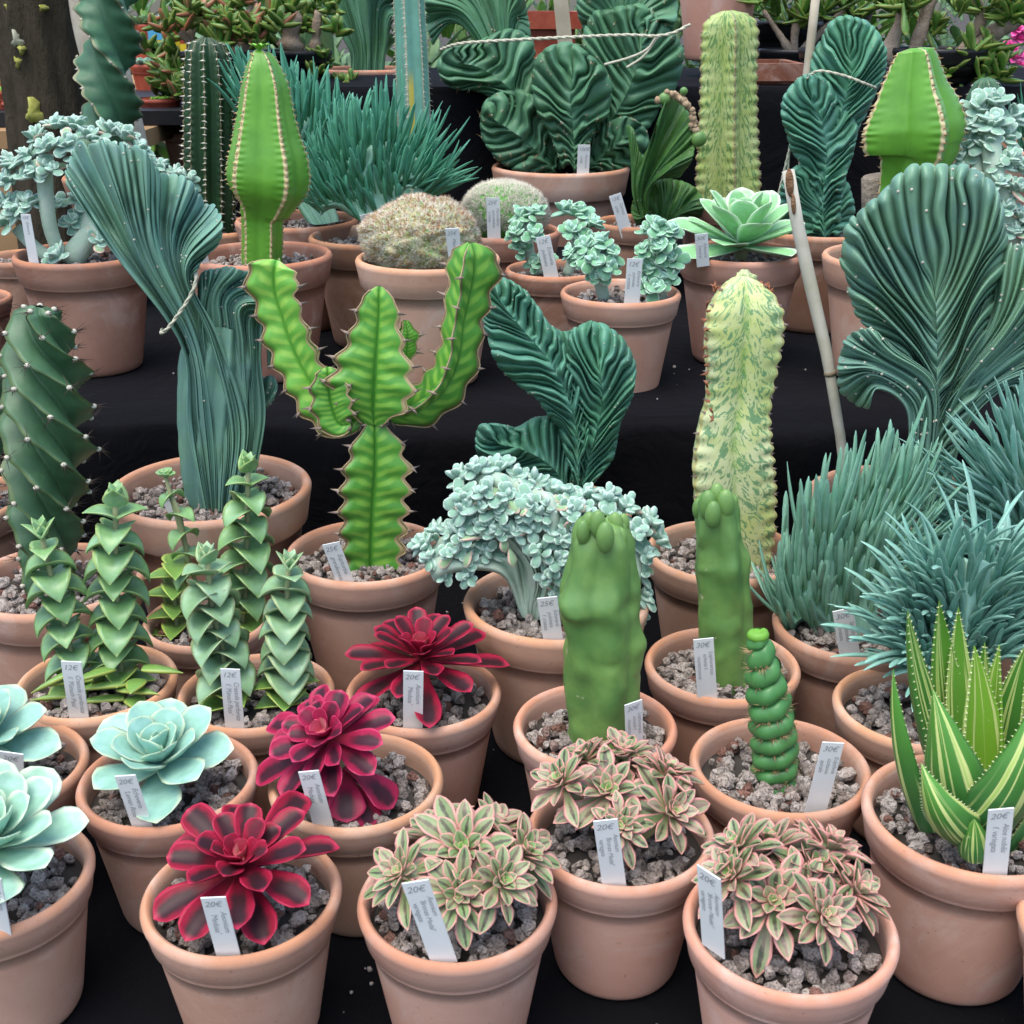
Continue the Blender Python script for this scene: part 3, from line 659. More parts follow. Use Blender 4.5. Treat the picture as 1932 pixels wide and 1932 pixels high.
# ------------------------------------------------------------------ front rows: rosettes
def tilt(dx, dy, a=1.0): return align((dx*a, dy*a, 1.0))
G_POT = 'succulents in terracotta pots on the black steps'
up3 = np.array([0, 0, 1.0])
def stemtube(p, mb, a, b, r0, r1, mi=0):
    a = np.asarray(a); b = np.asarray(b); pts = [a+(b-a)*t for t in np.linspace(0, 1, 6)]
    tube(mb, pts, np.linspace(r0, r1, 6), 10, mi)
def aeonium(p, n, L, w, cx, cy, hz, mat, label=None, tl=(0, -.25), el=(82, 4), bend=-.25, start=0., th=.0022, cup=.32, l0=.16, R=.1, p_=.75, prof='aeon'):
    c = np.array([p.X+cx, p.Y+cy, p.gz+hz]); mb = MB(); stemtube(p, mb, (p.X+cx*.3, p.Y+cy*.3, p.gz-.01), c, .008, .009); part(p, mb, 'stem', 'stem_pale')
    mb = MB(); rosette(mb, c, tilt(*tl), n, L, w, th, el[0], el[1], bend, cup, prof, p_, l0, .75, start, nl=12, nr=10, jit=R, rise=.012)
    part(p, mb, 'rosette', mat, label)
p1 = pot(456, 1680, 375, T1, 'potted_aeonium', 'frontmost crimson rosette with dark striped leaves, left of the olive rosette cluster', 'potted plant', group='pots with crimson rosettes', sub=3, ns=96)
aeonium(p1, 31, .088, .0162, .004, -.002, .034, 'medusa', start=.75, el=(86, 2), R=.15, l0=.12, cup=.45)
mb = MB(); blob(mb, (p1.X-.040, p1.Y-.058, p1.gz+.006), (.005, .0045, .0045), 3); tag(mb.build('white_pebble', M['tag_plastic'], None, (p1.X-.040, p1.Y-.058, p1.gz+.006)), 'small round white pebble on the gravel beside the tag of the front crimson rosette', 'pebble') if False else None
p8 = pot(672, 1467, 329, T1, 'potted_aeonium', 'magenta rosette leaning left, lower leaves drooping on its gravel, middle of the three red ones', 'potted plant', group='pots with crimson rosettes', sub=3, ns=96)
aeonium(p8, 33, .078, .0155, -.020, -.010, .058, 'medusa_pink', tl=(-.35, -.45), start=2.0, el=(86, -6), R=.15, cup=.45)
mb = MB()
for az, L_, w_, z_ in ((-.5, .062, .020, .032), (-1.45, .055, .019, .028), (-1.0, .058, .016, .02), (.35, .055, .008, .02), (-2.2, .05, .015, .03)):
    leaf(mb, np.array([p8.X-.008, p8.Y-.012, p8.gz+z_]), None, az, -.15, L_, w_, .002, -.7, .2, 'aeon', 0, 10, 10, .9)
part(p8, mb, 'drooping_leaf', 'medusa_pink')
p12 = pot(798, 1300, 295, T1, 'potted_aeonium', 'flat dark crimson rosette spreading over the rim, farthest back of the three crimson ones', 'potted plant', group='pots with crimson rosettes')
aeonium(p12, 34, .094, .0150, -.001, .004, .042, 'medusa', tl=(0.0, -.12), start=1.1, el=(84, -6), bend=-.15, R=.09)
# echeverias
def echev(p, n, L, w, cx, cy, hz, mat, tl=(0, -.2), el=(84, 10), bend=-.1, start=0., th=.0035, cup=.3, l0=.3, R=.07, prof='echev', p_=.8, wmin=.5):
    c = np.array([p.X+cx, p.Y+cy, p.gz+hz]); mb = MB(); stemtube(p, mb, (p.X+cx, p.Y+cy, p.gz-.01), c, .010, .012); part(p, mb, 'stem', 'stem_pale')
    mb = MB(); rosette(mb, c, tilt(*tl), n, L, w, th, el[0], el[1], bend, cup, prof, p_, l0, .7, start, nl=13, nr=12, jit=R, rise=.010, wmin=wmin); part(p, mb, 'rosette', mat)
p7 = pot(317, 1464, 336, T1, 'potted_echeveria', 'whole pale blue green rosette with cream leaf edges, left of the magenta rosette', 'potted plant', group='pots with pale rosettes', sub=3, ns=96)
echev(p7, 21, .080, .0240, -.004, -.004, .026, 'echeveria_blue', start=.9, el=(88, 4), bend=.15, l0=.34, prof='echev')
p9 = pot(0, 1440, 320, T1, 'potted_echeveria', 'pale blue green rosette at the left edge behind the big mint rosette', 'potted plant', group='pots with pale rosettes', ns=96)
echev(p9, 22, .080, .023, -.012, 0, .03, 'echeveria_blue', start=2.1, el=(88, 2), bend=.1, l0=.34)
p6 = pot(-12, 1645, 364, T1, 'potted_echeveria', 'big pale mint rosette with rounded leaves, cut by the bottom left corner', 'potted plant', group='pots with pale rosettes', sub=3, ns=96)
echev(p6, 25, .092, .0225, .000, -.004, .036, 'echeveria_pale', tl=(.25, -.15), start=.2, el=(86, 12), bend=.18, l0=.4, prof='spat')
# bronze clusters: several small rosettes on one plant
def cluster(p, specs, mat, L, w, n=24):
    mb = MB(); base = np.array([p.X, p.Y, p.gz-.005])
    ros = []
    for (u, v, dy, s_, tx, ty) in specs:
        c = W(u, v, p.Y+dy); ros.append((c, s_, tx, ty))
        tube(mb, [base, base+(c-base)*.5+np.array([0, 0, -.006]), c], [.007, .006, .005], 8)
    part(p, mb, 'stem', 'stem_pale')
    for i, (c, s_, tx, ty) in enumerate(ros):
        mb = MB(); rosette(mb, c, tilt(tx, ty), n, L*s_, w*s_, .0016, 84, 4, -.20, .50, 'dart', .85, .13, .85, i*1.3, nl=10, nr=8, jit=.12, rise=.008)
        part(p, mb, 'rosette', mat)
p2 = pot(863, 1690, 378, T1, 'potted_aeonium', 'olive striped rosette cluster between the frontmost crimson rosette and the pinkest cluster', 'potted plant', group='pots with olive and pink rosette clusters', sub=3, ns=96)
cluster(p2, [(876, 1612, .0, 1.05, -.1, -.5), (768, 1655, -.015, .85, -.7, -.5), (938, 1668, -.03, .80, .6, -.7), (975, 1618, .01, .95, .8, -.2), (868, 1690, -.035, .85, 0, -1.0), (825, 1590, .03, .9, -.4, .1), (925, 1575, .035, .9, .4, .2)], 'bronze_green', .054, .0092, 28)
p4 = pot(1171, 1563, 355, T1, 'potted_aeonium', 'spreading cluster of olive and pink rosettes in front of the tall smooth green cactus', 'potted plant', group='pots with olive and pink rosette clusters', sub=3, ns=96)
cluster(p4, [(1147, 1502, .0, 1.1, -.1, -.5), (1066, 1484, .005, .85, -.6, -.3), (1257, 1537, -.02, .95, .6, -.7), (1250, 1468, .02, .85, .6, .2), (1175, 1440, .04, .95, .1, .2), (1110, 1440, .035, .8, -.5, .2), (1170, 1560, -.035, .7, 0, -1.0), (1205, 1500, .02, .9, .3, .1)], 'bronze', .051, .0090, 27)
p3 = pot(1491, 1738, 402, T1, 'potted_aeonium', 'dense dome of pinkest olive rosettes in the front pot nearest the right corner', 'potted plant', group='pots with olive and pink rosette clusters', sub=3, ns=96)
cluster(p3, [(1457, 1704, -.01, 1.05, -.2, -.8), (1545, 1729, -.03, .85, .4, -.9), (1390, 1662, .0, .9, -.8, -.3), (1602, 1690, .0, .9, .9, -.3), (1527, 1650, .02, 1.1, .3, -.2), (1460, 1612, .035, .95, -.2, .2), (1400, 1610, .02, .8, -.6, .1), (1560, 1610, .035, .9, .5, .3), (1510, 1690, 0, .9, .1, -.5)], 'bronze', .051, .0090, 29)

# stacked crassulas
def stack(mb, axis, n, L, w, droop, sz0=1.0, sz1=.85, th=.0022, start=0., low=None, top=True, mi_low=1, up_low=-.1, fold=.35):
    A = resample(np.asarray(axis, float), n); fr = frames(A)
    tube(mb, A, .0032, 8, 2)
    for i in range(n):
        f = i/(n-1); D_ = fr[i, 2]; Mx = align(D_); sc = (sz0+(sz1-sz0)*f)*rs.uniform(.86, 1.10)
        lowz = low is not None and f < low
        az0 = start+i*math.pi/2+rs.uniform(-.25, .25)
        topk = max(0, (f-.86)/.14) if top else 0
        for k in (0, 1):
            e0 = .22+.8*topk; bd = -droop*(1-topk*.9)+rs.uniform(-.28, .28)
            if lowz: e0 = .10; bd = -.15
            leaf(mb, A[i], Mx, az0+k*math.pi, e0, L*sc*(1-.25*topk), w*sc*(1-.35*topk), th, bd, .15, 'tri', 0, 11, 8, f, mi=1 if lowz else 0, fold=fold*(1-topk))
    if top:
        Mx = align(fr[-1, 2]); 
        for k in range(4): leaf(mb, A[-1]+D_*.004, Mx, start+.8+k*1.57, 1.1, L*.55, w*.45, th, .1, .3, 'tri', 0, 9, 8, 1.0)
def ax(p, pts, dy=(0, 0)):
    ys = np.linspace(dy[0], dy[1], len(pts)); return [W(u, v, p.Y+y) for (u, v), y in zip(pts, ys)]
p10 = pot(182, 1281, 298, T1, 'potted_crassula', 'two uneven stacked leaf columns with long lime leaves lying at their foot', 'potted plant', group='pots with stacked leaf columns')
mb = MB(); stack(mb, ax(p10, [(150, 1300), (125, 1190), (95, 1080), (80, 1015)], (0, .0)), 13, .038, .0205, 1.35, 1.0, .95, low=.12, start=.5); part(p10, mb, 'leaf_column', ['crassula', 'crassula_low', 'stem_pale'], 'thinner leaf column leaning left')
mb = MB(); stack(mb, ax(p10, [(232, 1290), (225, 1200), (220, 1080), (218, 955)], (.005, .01)), 16, .041, .0215, 1.35, 1.0, 1.0, low=.1, start=.2); part(p10, mb, 'leaf_column', ['crassula', 'crassula_low', 'stem_pale'], 'taller leaf column')
mb = MB()
for (u, v, az, L_, e, w_) in ((175, 1282, 3.4, .055, .05, .0055), (165, 1310, 3.25, .062, .0, .006), (240, 1290, 3.5, .05, .1, .0075), (235, 1318, 3.3, .06, .05, .0075), (225, 1300, -.3, .05, .1, .009), (240, 1330, -.45, .045, .1, .0135), (180, 1335, 3.15, .05, .0, .006), (215, 1262, 3.9, .05, .1, .008), (270, 1262, -.1, .045, .0, .008), (250, 1318, -1.0, .04, .1, .012), (150, 1262, 3.7, .055, -.2, .0055), (262, 1285, -1.6, .03, .1, .012)):
    leaf(mb, W(u, v, p10.Y-.02), None, az, e, L_, w_, .004, -.12, .1, 'tri', 0, 10, 8, .5, fold=.1)
part(p10, mb, 'low_leaves', 'crassula_low')
p11 = pot(483, 1300, 294, T1, 'potted_crassula', 'two pale stacked leaf columns of even height, right of the uneven pair', 'potted plant', group='pots with stacked leaf columns')
mb = MB(); stack(mb, ax(p11, [(425, 1335), (425, 1250), (400, 1150), (392, 1062)], (-.02, .0)), 14, .036, .0215, 1.5, 1.05, 1.0, low=.12, start=.9); part(p11, mb, 'leaf_column', ['crassula_pale', 'crassula_low', 'stem_pale'])
mb = MB(); stack(mb, ax(p11, [(540, 1330), (540, 1240), (540, 1150), (545, 1075)], (-.01, .0)), 15, .035, .0210, 1.4, 1.15, .9, low=.2, start=.3); part(p11, mb, 'leaf_column', ['crassula_pale', 'crassula_low', 'stem_pale'])
p20 = pot(390, 1165, 240, T1, 'potted_crassula', 'stacked leaf columns, one ending in a tiny rosette on a thin stalk', 'potted plant', group='pots with stacked leaf columns')
mb = MB(); stack(mb, ax(p20, [(335, 1200), (330, 1130), (330, 1070)], (0, 0)), 8, .036, .0155, .5, 1.1, 1.0, low=1.1, start=.2, top=False)
stack(mb, ax(p20, [(360, 1080), (348, 1020), (336, 960), (322, 935)], (0, 0)), 5, .036, .0150, 1.4, .9, .7, top=False, start=1.0)
A = ax(p20, [(372, 1110), (340, 1000), (312, 898)]); tube(mb, A, .0026, 8, 2)
rosette(mb, A[-1], None, 14, .014, .006, .002, 85, 10, .2, .4, 'echev', .8, .3, .7)
part(p20, mb, 'leaf_column', ['crassula', 'crassula_low', 'stem_pale'], 'column ending in a tiny rosette on a thin stalk')
mb = MB(); stack(mb, ax(p20, [(455, 1200), (462, 1120), (466, 1000), (468, 890)], (.0, .0)), 14, .038, .0200, 1.4, 1.15, 1.0, low=.2, start=.6); part(p20, mb, 'leaf_column', ['crassula', 'crassula_low', 'stem_pale'], 'tallest leaf column')

# smooth totem cacti
def bumps(seed):
    r_ = np.random.RandomState(seed); B = [(r_.uniform(2.6, 6.8), r_.uniform(.08, .92), r_.uniform(-.09, .14), r_.uniform(.16, .5), r_.uniform(.018, .05)) for _ in range(34)]
    def f(th, t):
        h = 1+0*th*t
        for a, b, c, d, e in B: h = h+c*np.exp(-((np.mod(th-a+math.pi, 2*math.pi)-math.pi)/d)**2-((t-b)/e)**2)
        return h
    return f
def totem(p, pts, hw, mat, seed, name='stem', lump=.13, knobs=(), nt=90):
    A = [W(u, v, p.Y) for u, v in pts]; mpx = [m_per_px(p.Y, v) for u, v in pts]
    R_ = [h*m for h, m in zip(hw, mpx)]
    mb = MB(); column(mb, A, R_, 5, 14, .17, 1.3, .6, .9, lump=lump*1.1, nt=nt, seed=seed, rmod=bumps(seed))
    for (u, v, r, dy) in knobs:
        blob(mb, W(u, v+9, p.Y+dy*.82+.002), (r*mpx[0]*.92, r*mpx[0]*.8, r*mpx[0]*1.7), 4)
    return part(p, mb, name, mat)
p13 = pot(1123, 1363, 310, T1, 'potted_cactus', 'thick smooth lumpy green cactus with rounded top knobs before the fuzzy pale crest', 'potted plant', group='pots with smooth lumpy cacti', sub=3)
totem(p13, [(1138, 1420), (1136, 1330), (1133, 1240), (1131, 1160), (1130, 1110), (1133, 1060), (1136, 1010), (1138, 985), (1138, 974)], [70, 72, 76, 74, 82, 70, 62, 48, 8], 'totem', 3, lump=.16,
      knobs=[(1112, 985, 17, -.01), (1128, 980, 15, -.03), (1160, 985, 16, -.01), (1142, 1005, 17, -.043), (1105, 1010, 14, -.025), (1176, 980, 12, .0), (1170, 1010, 14, -.02), (1066, 1125, 13, 0), (1196, 1118, 14, 0), (1100, 995, 13, -.03)])
p15 = pot(1363, 1248, 292, T1, 'potted_cactus', 'narrower smooth wavy green cactus in front of the pale yellow and green variegated column', 'potted plant', group='pots with smooth lumpy cacti', sub=3)
totem(p15, [(1368, 1300), (1367, 1220), (1364, 1140), (1361, 1070), (1357, 1020), (1353, 970), (1352, 940), (1352, 925)], [54, 55, 54, 53, 45, 43, 40, 10], 'totem', 9, lump=.16,
      knobs=[(1335, 945, 17, -.02), (1368, 945, 18, -.02), (1352, 930, 16, -.01), (1345, 962, 15, -.035), (1318, 950, 12, 0), (1385, 960, 12, .0)])

# spiral dwarf column: a helical swollen ring
p14 = pot(1472, 1438, 339, T1, 'potted_cactus', 'small green cactus twisted like a screw with golden spines, its top ring bright green', 'potted plant', sub=3, ns=96)
mb = MB(); sb = MB(); mpx = m_per_px(p14.Y, 1350)
axp = [(1462, 1480), (1462, 1440), (1460, 1400), (1455, 1350), (1446, 1300), (1438, 1250), (1432, 1212), (1430, 1190)]; A = np.array([W(u, v, p14.Y) for u, v in axp])
Rh = np.array([43, 44, 43, 42, 38, 30, 23, 12])*mpx
nt_, turns = 460, 9.5; P_ = resample(A, nt_); tt = np.linspace(0, 1, nt_); d_ = np.r_[0, np.cumsum(np.linalg.norm(np.diff(A, axis=0), axis=1))]
Rr = np.interp(tt*d_[-1], d_, Rh)
kk = 72; th = np.linspace(0, 2*math.pi, kk+1); phs = (tt[:, None]**.93*turns+.0)-th[None]/(2*math.pi); fr_ = phs-np.floor(phs)
prof = np.sqrt(np.clip(1-(2*fr_-1)**2, 0, 1))**.8
lump_ = 1+.05*np.sin(phs*2*math.pi*0+th[None]*5+np.floor(phs)*2)
rr = Rr[:, None]*(.58+.46*prof)*lump_; fr3 = frames(P_)
Vc = P_[:, None]+rr[..., None]*(fr3[:, 0][:, None]*np.cos(th)[None, :, None]+fr3[:, 1][:, None]*np.sin(th)[None, :, None])
mb.add(Vc, grid_faces(nt_, kk+1), None, np.stack(np.broadcast_arrays(th[None], tt[:, None]), -1)); 
part(p14, mb, 'stem', 'eulychnia')
for _ in range(230):
    f = rs.rand()**1.2*.9; i = int(f*(nt_-1)); j = rs.randint(kk)
    ii = int(np.argmin(np.abs(fr_[max(0, i-25):i+25, j]-.02)))+max(0, i-25)
    pt = Vc[ii, j]; dr = fr3[ii, 0]*math.cos(th[j])+fr3[ii, 1]*math.sin(th[j])
    for q in range(3): spikes(sb, pt-dr*.001, dr+rs.randn(3)*.45+np.array([0, 0, .1]), rs.uniform(.006, .015), .0007)
part(p14, sb, 'spines', 'spine_tan', kind='stuff')
mb = MB(); tube(mb, [W(1430, 1199, p14.Y)+np.array([11*math.cos(a), 11*math.sin(a), a*.9-3])*mpx for a in np.linspace(0, 6.9, 28)], 9.5*mpx, 10); blob(mb, W(1431, 1194, p14.Y), np.array([9, 9, 5])*mpx, 3); part(p14, mb, 'crown', 'crown_green')
# aloe
p5 = pot(1834, 1529, 404, T1, 'potted_aloe', 'toothed aloe with upright yellow and dark green striped leaves at the right edge', 'potted plant', sub=3, ns=96)
mb = MB(); tb = MB(); mpx = m_per_px(p5.Y, 1400)
def aloe_leaf(tip, base, w, dy0, dy1, R_, bow=.0):
    a = W(base[0], base[1], p5.Y+dy0); b = W(tip[0], tip[1], p5.Y+dy1); n = 26; t = np.linspace(0, 1, n)
    mid = (a+b)/2+np.array([bow*mpx, dy0*.8 if abs(dy0) < .06 else 0, 0]); P = np.array([(1-x)**2*a+2*x*(1-x)*mid+x*x*b for x in t])
    fr = frames(P); x_, y_ = PROF['aloe']; hw = np.interp(t, x_, y_)*w*(1.45 if w < 37 else 1.15)*mpx; cyl = np.array([P[0][0], p5.Y, 0])
    out = np.array([P[8][0]-p5.X, P[8][1]-p5.Y, 0]); out[1] -= .01; out /= np.linalg.norm(out)
    aa = np.linspace(0, 2*math.pi, 17)[:-1]; V = []
    for i in range(n):
        T = fr[i, 2]; o_ = out-T*(out @ T); o_ /= np.linalg.norm(o_); s_ = np.cross(T, o_)
        th_ = min(.011, hw[i]*.42)
        V.append([P[i]+s_*hw[i]*math.cos(q)+o_*(th_*math.sin(q)*(1 if math.sin(q) > 0 else .25)-.45*hw[i]*math.cos(q)**2) for q in aa])
        if 1 < i < n-1 and True:
            for sg in (1, -1):
                for sub_ in (0,):
                    e = P[i]+s_*hw[i]*sg-o_*.45*hw[i]; spikes(tb, e-s_*sg*.001, s_*sg+T*.35, .0031, .0011)
    V = np.array(V); U = np.stack([np.broadcast_to((np.cos(aa)+1)/2, (n, 16)), np.broadcast_to(t[:, None], (n, 16))], -1)
    mb.add(V, grid_faces(n, 16, True), None, U, R_)
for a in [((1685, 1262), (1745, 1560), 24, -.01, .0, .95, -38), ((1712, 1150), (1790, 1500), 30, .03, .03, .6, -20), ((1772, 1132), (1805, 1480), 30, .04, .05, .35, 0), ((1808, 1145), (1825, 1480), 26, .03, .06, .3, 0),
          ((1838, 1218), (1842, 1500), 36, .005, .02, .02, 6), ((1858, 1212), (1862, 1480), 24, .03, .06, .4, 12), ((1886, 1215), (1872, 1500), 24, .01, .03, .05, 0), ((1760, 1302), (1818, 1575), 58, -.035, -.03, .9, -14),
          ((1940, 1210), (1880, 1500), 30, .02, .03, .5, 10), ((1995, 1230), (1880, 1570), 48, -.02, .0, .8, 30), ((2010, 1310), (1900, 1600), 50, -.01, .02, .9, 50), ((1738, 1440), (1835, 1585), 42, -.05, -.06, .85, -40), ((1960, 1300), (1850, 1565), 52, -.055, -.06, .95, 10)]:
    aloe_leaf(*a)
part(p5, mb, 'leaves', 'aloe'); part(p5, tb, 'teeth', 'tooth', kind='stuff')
mb = MB(); 
aloe_leaf((1838, 1545), (1840, 1622), 21, -.080, -.082, .9, 0); part(p5, mb, 'offset', 'aloe', 'small young shoot at the foot')
for q in []: pass
p28 = pot(2122, 1745, 380, T1, 'terracotta_pot', 'pot of which only a sliver shows at the right edge beside the aloe pot', 'pot', ns=96)
# ------------------------------------------------------------------ crested cacti
def areoles(mb, Fp, every=9, size=.0016, tmin=.15, n=40, spine=0.0, smb=None, sdir=(0, -1, .2), seed=1, kk=8):
    r_ = np.random.RandomState(seed); nt, ns = Fp.shape[:2]
    for _ in range(n):
        i = int(nt*(tmin+(1-tmin)*r_.rand()**.8)); i = min(i, nt-3); j = r_.randint(1, ns//kk-1)*kk+kk//2
        blob(mb, Fp[i, j], (size, size*.7, size), 1)
        if spine and smb is not None:
            for q in range(3): spikes(smb, Fp[i, j], np.array(sdir)+r_.randn(3)*.7, spine*r_.uniform(.5, 1.2), .0005)
def crest_plant(p, fans, mat, arn=36, ars=.0017, spine=.0, smat='spine_dark', name='crest_fan'):
    am = MB(); sm = MB()
    for f in fans:
        mb = MB(); kw = dict(f); rows = kw.pop('rows'); dy = kw.pop('dy', 0.0); n = kw.pop('n'); lab = kw.pop('label', None)
        Fp, s_, t_, ph = crest(mb, rows, p.Y+dy, n, **kw)
        part(p, mb, name, mat, lab)
        areoles(am, Fp, n=arn, size=ars, spine=spine, smb=sm, seed=n, kk=kw.get('kk', 8))
    part(p, am, 'areoles', 'areole', kind='stuff')
    if spine: part(p, sm, 'spines', smat, kind='stuff')
# big blue crest with two arms, left
p21 = pot(397, 915, 378, T1, 'potted_cactus', 'forked blue green crested cactus in a wide pot, its tall left fan tied with rope', 'potted plant', group='pots with crested cacti')
crest_plant(p21, [
    dict(rows=[[(385, 960), (412, 965), (440, 960)], [(352, 800), (420, 810), (470, 800)], [(340, 650), (372, 645), (420, 640)], [(215, 480), (265, 470), (330, 480), (372, 560)], [(122, 345), (120, 298), (135, 268), (175, 260), (230, 252), (275, 275), (295, 310), (335, 318), (370, 345), (388, 375), (412, 385), (425, 420), (420, 455), (395, 478), (378, 500), (368, 530), (370, 572)]],
         n=34, th=(.040, .034, .030, .026, .017), groove=.70, knob=.25, wave=.020, wk=2.2, seed=1, gt=.25, dy=-.005, label='tall fan leaning left'),
    dict(rows=[[(410, 960), (440, 965), (470, 955)], [(400, 800), (450, 815), (500, 800)], [(372, 640), (430, 635), (495, 690)], [(372, 560), (430, 560), (500, 610)], [(372, 530), (385, 508), (430, 500), (470, 508), (505, 525), (540, 545), (560, 590), (555, 640), (530, 680), (505, 705)]],
         n=23, th=(.038, .036, .034, .028, .015), groove=.65, wave=.012, seed=4, gt=.2, dy=.012, label='lower right fan'),
    dict(rows=[[(440, 950), (455, 955), (470, 950)], [(462, 800), (480, 805), (495, 800)], [(480, 725), (500, 708), (518, 706), (526, 725), (518, 752), (500, 770), (478, 770)]], n=5, th=(.02, .02, .016), groove=.4, seed=6, dy=.03, label='small side lobe')],
    'crest_blue', 34)
# lower stem with wavy vertical ribs
mb = MB(); A = [W(u, v, p21.Y) for u, v in ((413, 985), (412, 900), (412, 820), (415, 740), (418, 670), (424, 610))]; mp = m_per_px(p21.Y, 800)
column(mb, A, np.array([56, 70, 76, 78, 76, 50])*mp, 11, 8, .26, .9, .35, .2, .72, nt=90, lump=.09, seed=2); part(p21, mb, 'stem', 'crest_blue')
def rope(name, pts, r, label, cat='rope', mat='rope', tails=None, group=None):
    P = resample(np.array(pts), 160); mb = MB(); fr = frames(P); t = np.linspace(0, 1, 160); L = np.linalg.norm(np.diff(P, axis=0), axis=1).sum()
    for k in (0, math.pi):
        a = t*L/(r*9)*2*math.pi+k; tube(mb, P+r*.32*(fr[:, 0]*np.cos(a)[:, None]+fr[:, 1]*np.sin(a)[:, None]), r*.62, 6)
    for tl in (tails or []): tube(mb, resample(np.array(tl), 24), r*.7, 6)
    loc = tuple(P[0]); return tag(mb.build(name, M[mat], None, loc), label, cat, group)
GR = 'cords tying up crested cacti'
Yr = p21.Y-.045
rope('tie_rope', [W(364, 506, Yr+.05), W(369, 512, Yr+.01), W(368, 535, Yr-.002), W(355, 565, Yr-.004), W(335, 595, Yr-.004), W(318, 618, Yr-.002), W(305, 628, Yr+.01), W(306, 622, Yr+.05)], .0028, 'cream rope tied round the neck of the forking blue green crested cactus', group=GR)
# centre green crest
p23 = pot(1062, 955, 262, T1, 'potted_cactus', 'tall green crested cactus with finely pleated wavy edge, rising behind the fuzzy pale crest', 'potted plant', group='pots with crested cacti')
def rn(edge, px): E = np.array(edge, float); return int(np.linalg.norm(np.diff(E, axis=0), axis=1).sum()/px)
def fan(spine, edge, px, lift=.35, **kw): kw.setdefault('scal', .11); kw['groove'] = kw['groove']*.95; return dict(rows=feather(spine, edge, lift), n=rn(edge, px), **kw)
crest_plant(p23, [
    dict(rows=[[(1082, 930), (1108, 925)], [(1062, 780), (1125, 780)], [(1020, 660), (1060, 670), (1110, 680)], [(985, 575), (1010, 590), (1035, 608), (1060, 622), (1085, 615), (1120, 600)]], n=9, th=(.02, .02, .02, .016), groove=.7, wave=.008, seed=12, gt=.1, dy=.006, label='middle saddle'),
    fan([(1088, 965), (1108, 880), (1135, 770), (1132, 690)], [(1082, 930), (1072, 850), (1058, 770), (1056, 690), (1072, 628), (1105, 605), (1140, 608), (1175, 632), (1198, 668), (1203, 712), (1193, 757), (1180, 782), (1172, 800), (1166, 835), (1155, 872), (1120, 915)], 20, th=(.030, .030, .026, .016), groove=.75, wave=.009, wk=3, seed=8, gt=-.1, warp2=.6, lowpx=1.2, dy=.0, label='main right fan'),
    fan([(1092, 930), (1085, 800), (1045, 695), (985, 620), (940, 565)], [(1072, 880), (1048, 810), (1012, 758), (985, 737), (958, 715), (930, 680), (915, 630), (905, 585), (902, 545), (922, 520), (952, 520), (985, 540), (1012, 570), (1035, 605), (1062, 640), (1092, 700), (1112, 790), (1108, 880)], 20, th=(.030, .028, .024, .015), groove=.75, wave=.009, wk=3, seed=9, gt=-.1, warp2=.6, lowpx=1.2, dy=-.012, label='left upward fan'),
    fan([(1085, 955), (1045, 885), (990, 850), (940, 838)], [(1062, 965), (1000, 925), (935, 895), (902, 862), (895, 825), (904, 800), (935, 797), (975, 803), (1005, 787), (1040, 785), (1078, 830), (1092, 890)], 20, th=(.030, .026, .022, .015), groove=.75, wave=.009, wk=2, seed=10, gt=-.1, warp2=.6, lowpx=1.2, dy=.012, label='lower left lobe')],
    'crest_green', 30, .0012)
# right big blue crest
p25 = pot(1713, 940, 380, T1, 'potted_cactus', 'big blue green crested cactus like a fan of thick fingers, near the right edge', 'potted plant', group='pots with crested cacti')
crest_plant(p25, [
    fan([(1745, 965), (1755, 860), (1766, 740), (1768, 640), (1764, 540)], [(1708, 940), (1712, 850), (1716, 770), (1700, 700), (1665, 640), (1625, 612), (1600, 575), (1588, 530), (1582, 480), (1592, 425), (1618, 385), (1655, 360), (1690, 325), (1740, 300), (1785, 298), (1835, 308), (1872, 335), (1892, 375), (1905, 420), (1908, 465), (1895, 515), (1880, 570), (1872, 640), (1858, 720), (1830, 800), (1800, 870), (1785, 945)],
         27, .45, th=(.036, .034, .034, .024), groove=.86, wave=.012, seed=13, gt=-.1, dy=0.0, label='upper fan', scal=.09),
    dict(rows=[[(1710, 960), (1730, 965), (1760, 960)], [(1712, 850), (1740, 855), (1770, 850)], [(1705, 770), (1735, 750), (1770, 720)], [(1655, 735), (1650, 690), (1690, 655)], [(1640, 775), (1600, 762), (1575, 735), (1572, 700), (1582, 665), (1592, 635), (1615, 620), (1645, 618), (1672, 640)]],
         n=16, th=(.032, .03, .03, .028, .018), groove=.65, wave=.008, seed=15, gt=.3, dy=-.018, label='lower left lobe', scal=.05),
    dict(rows=[[(1730, 960), (1755, 965), (1785, 960)], [(1740, 850), (1780, 855), (1810, 850)], [(1780, 730), (1830, 750), (1850, 775)], [(1840, 600), (1890, 610), (1930, 690), (1900, 735)], [(1865, 560), (1880, 490), (1905, 455), (1945, 438), (1990, 450), (2030, 490), (2050, 560), (2045, 630), (2010, 690), (1965, 725), (1900, 760)]],
         n=24, th=(.034, .032, .03, .028, .018), groove=.7, wave=.014, seed=17, gt=.3, dy=.012, label='right fan', scal=.05)],
    'crest_right', 30, .0022)
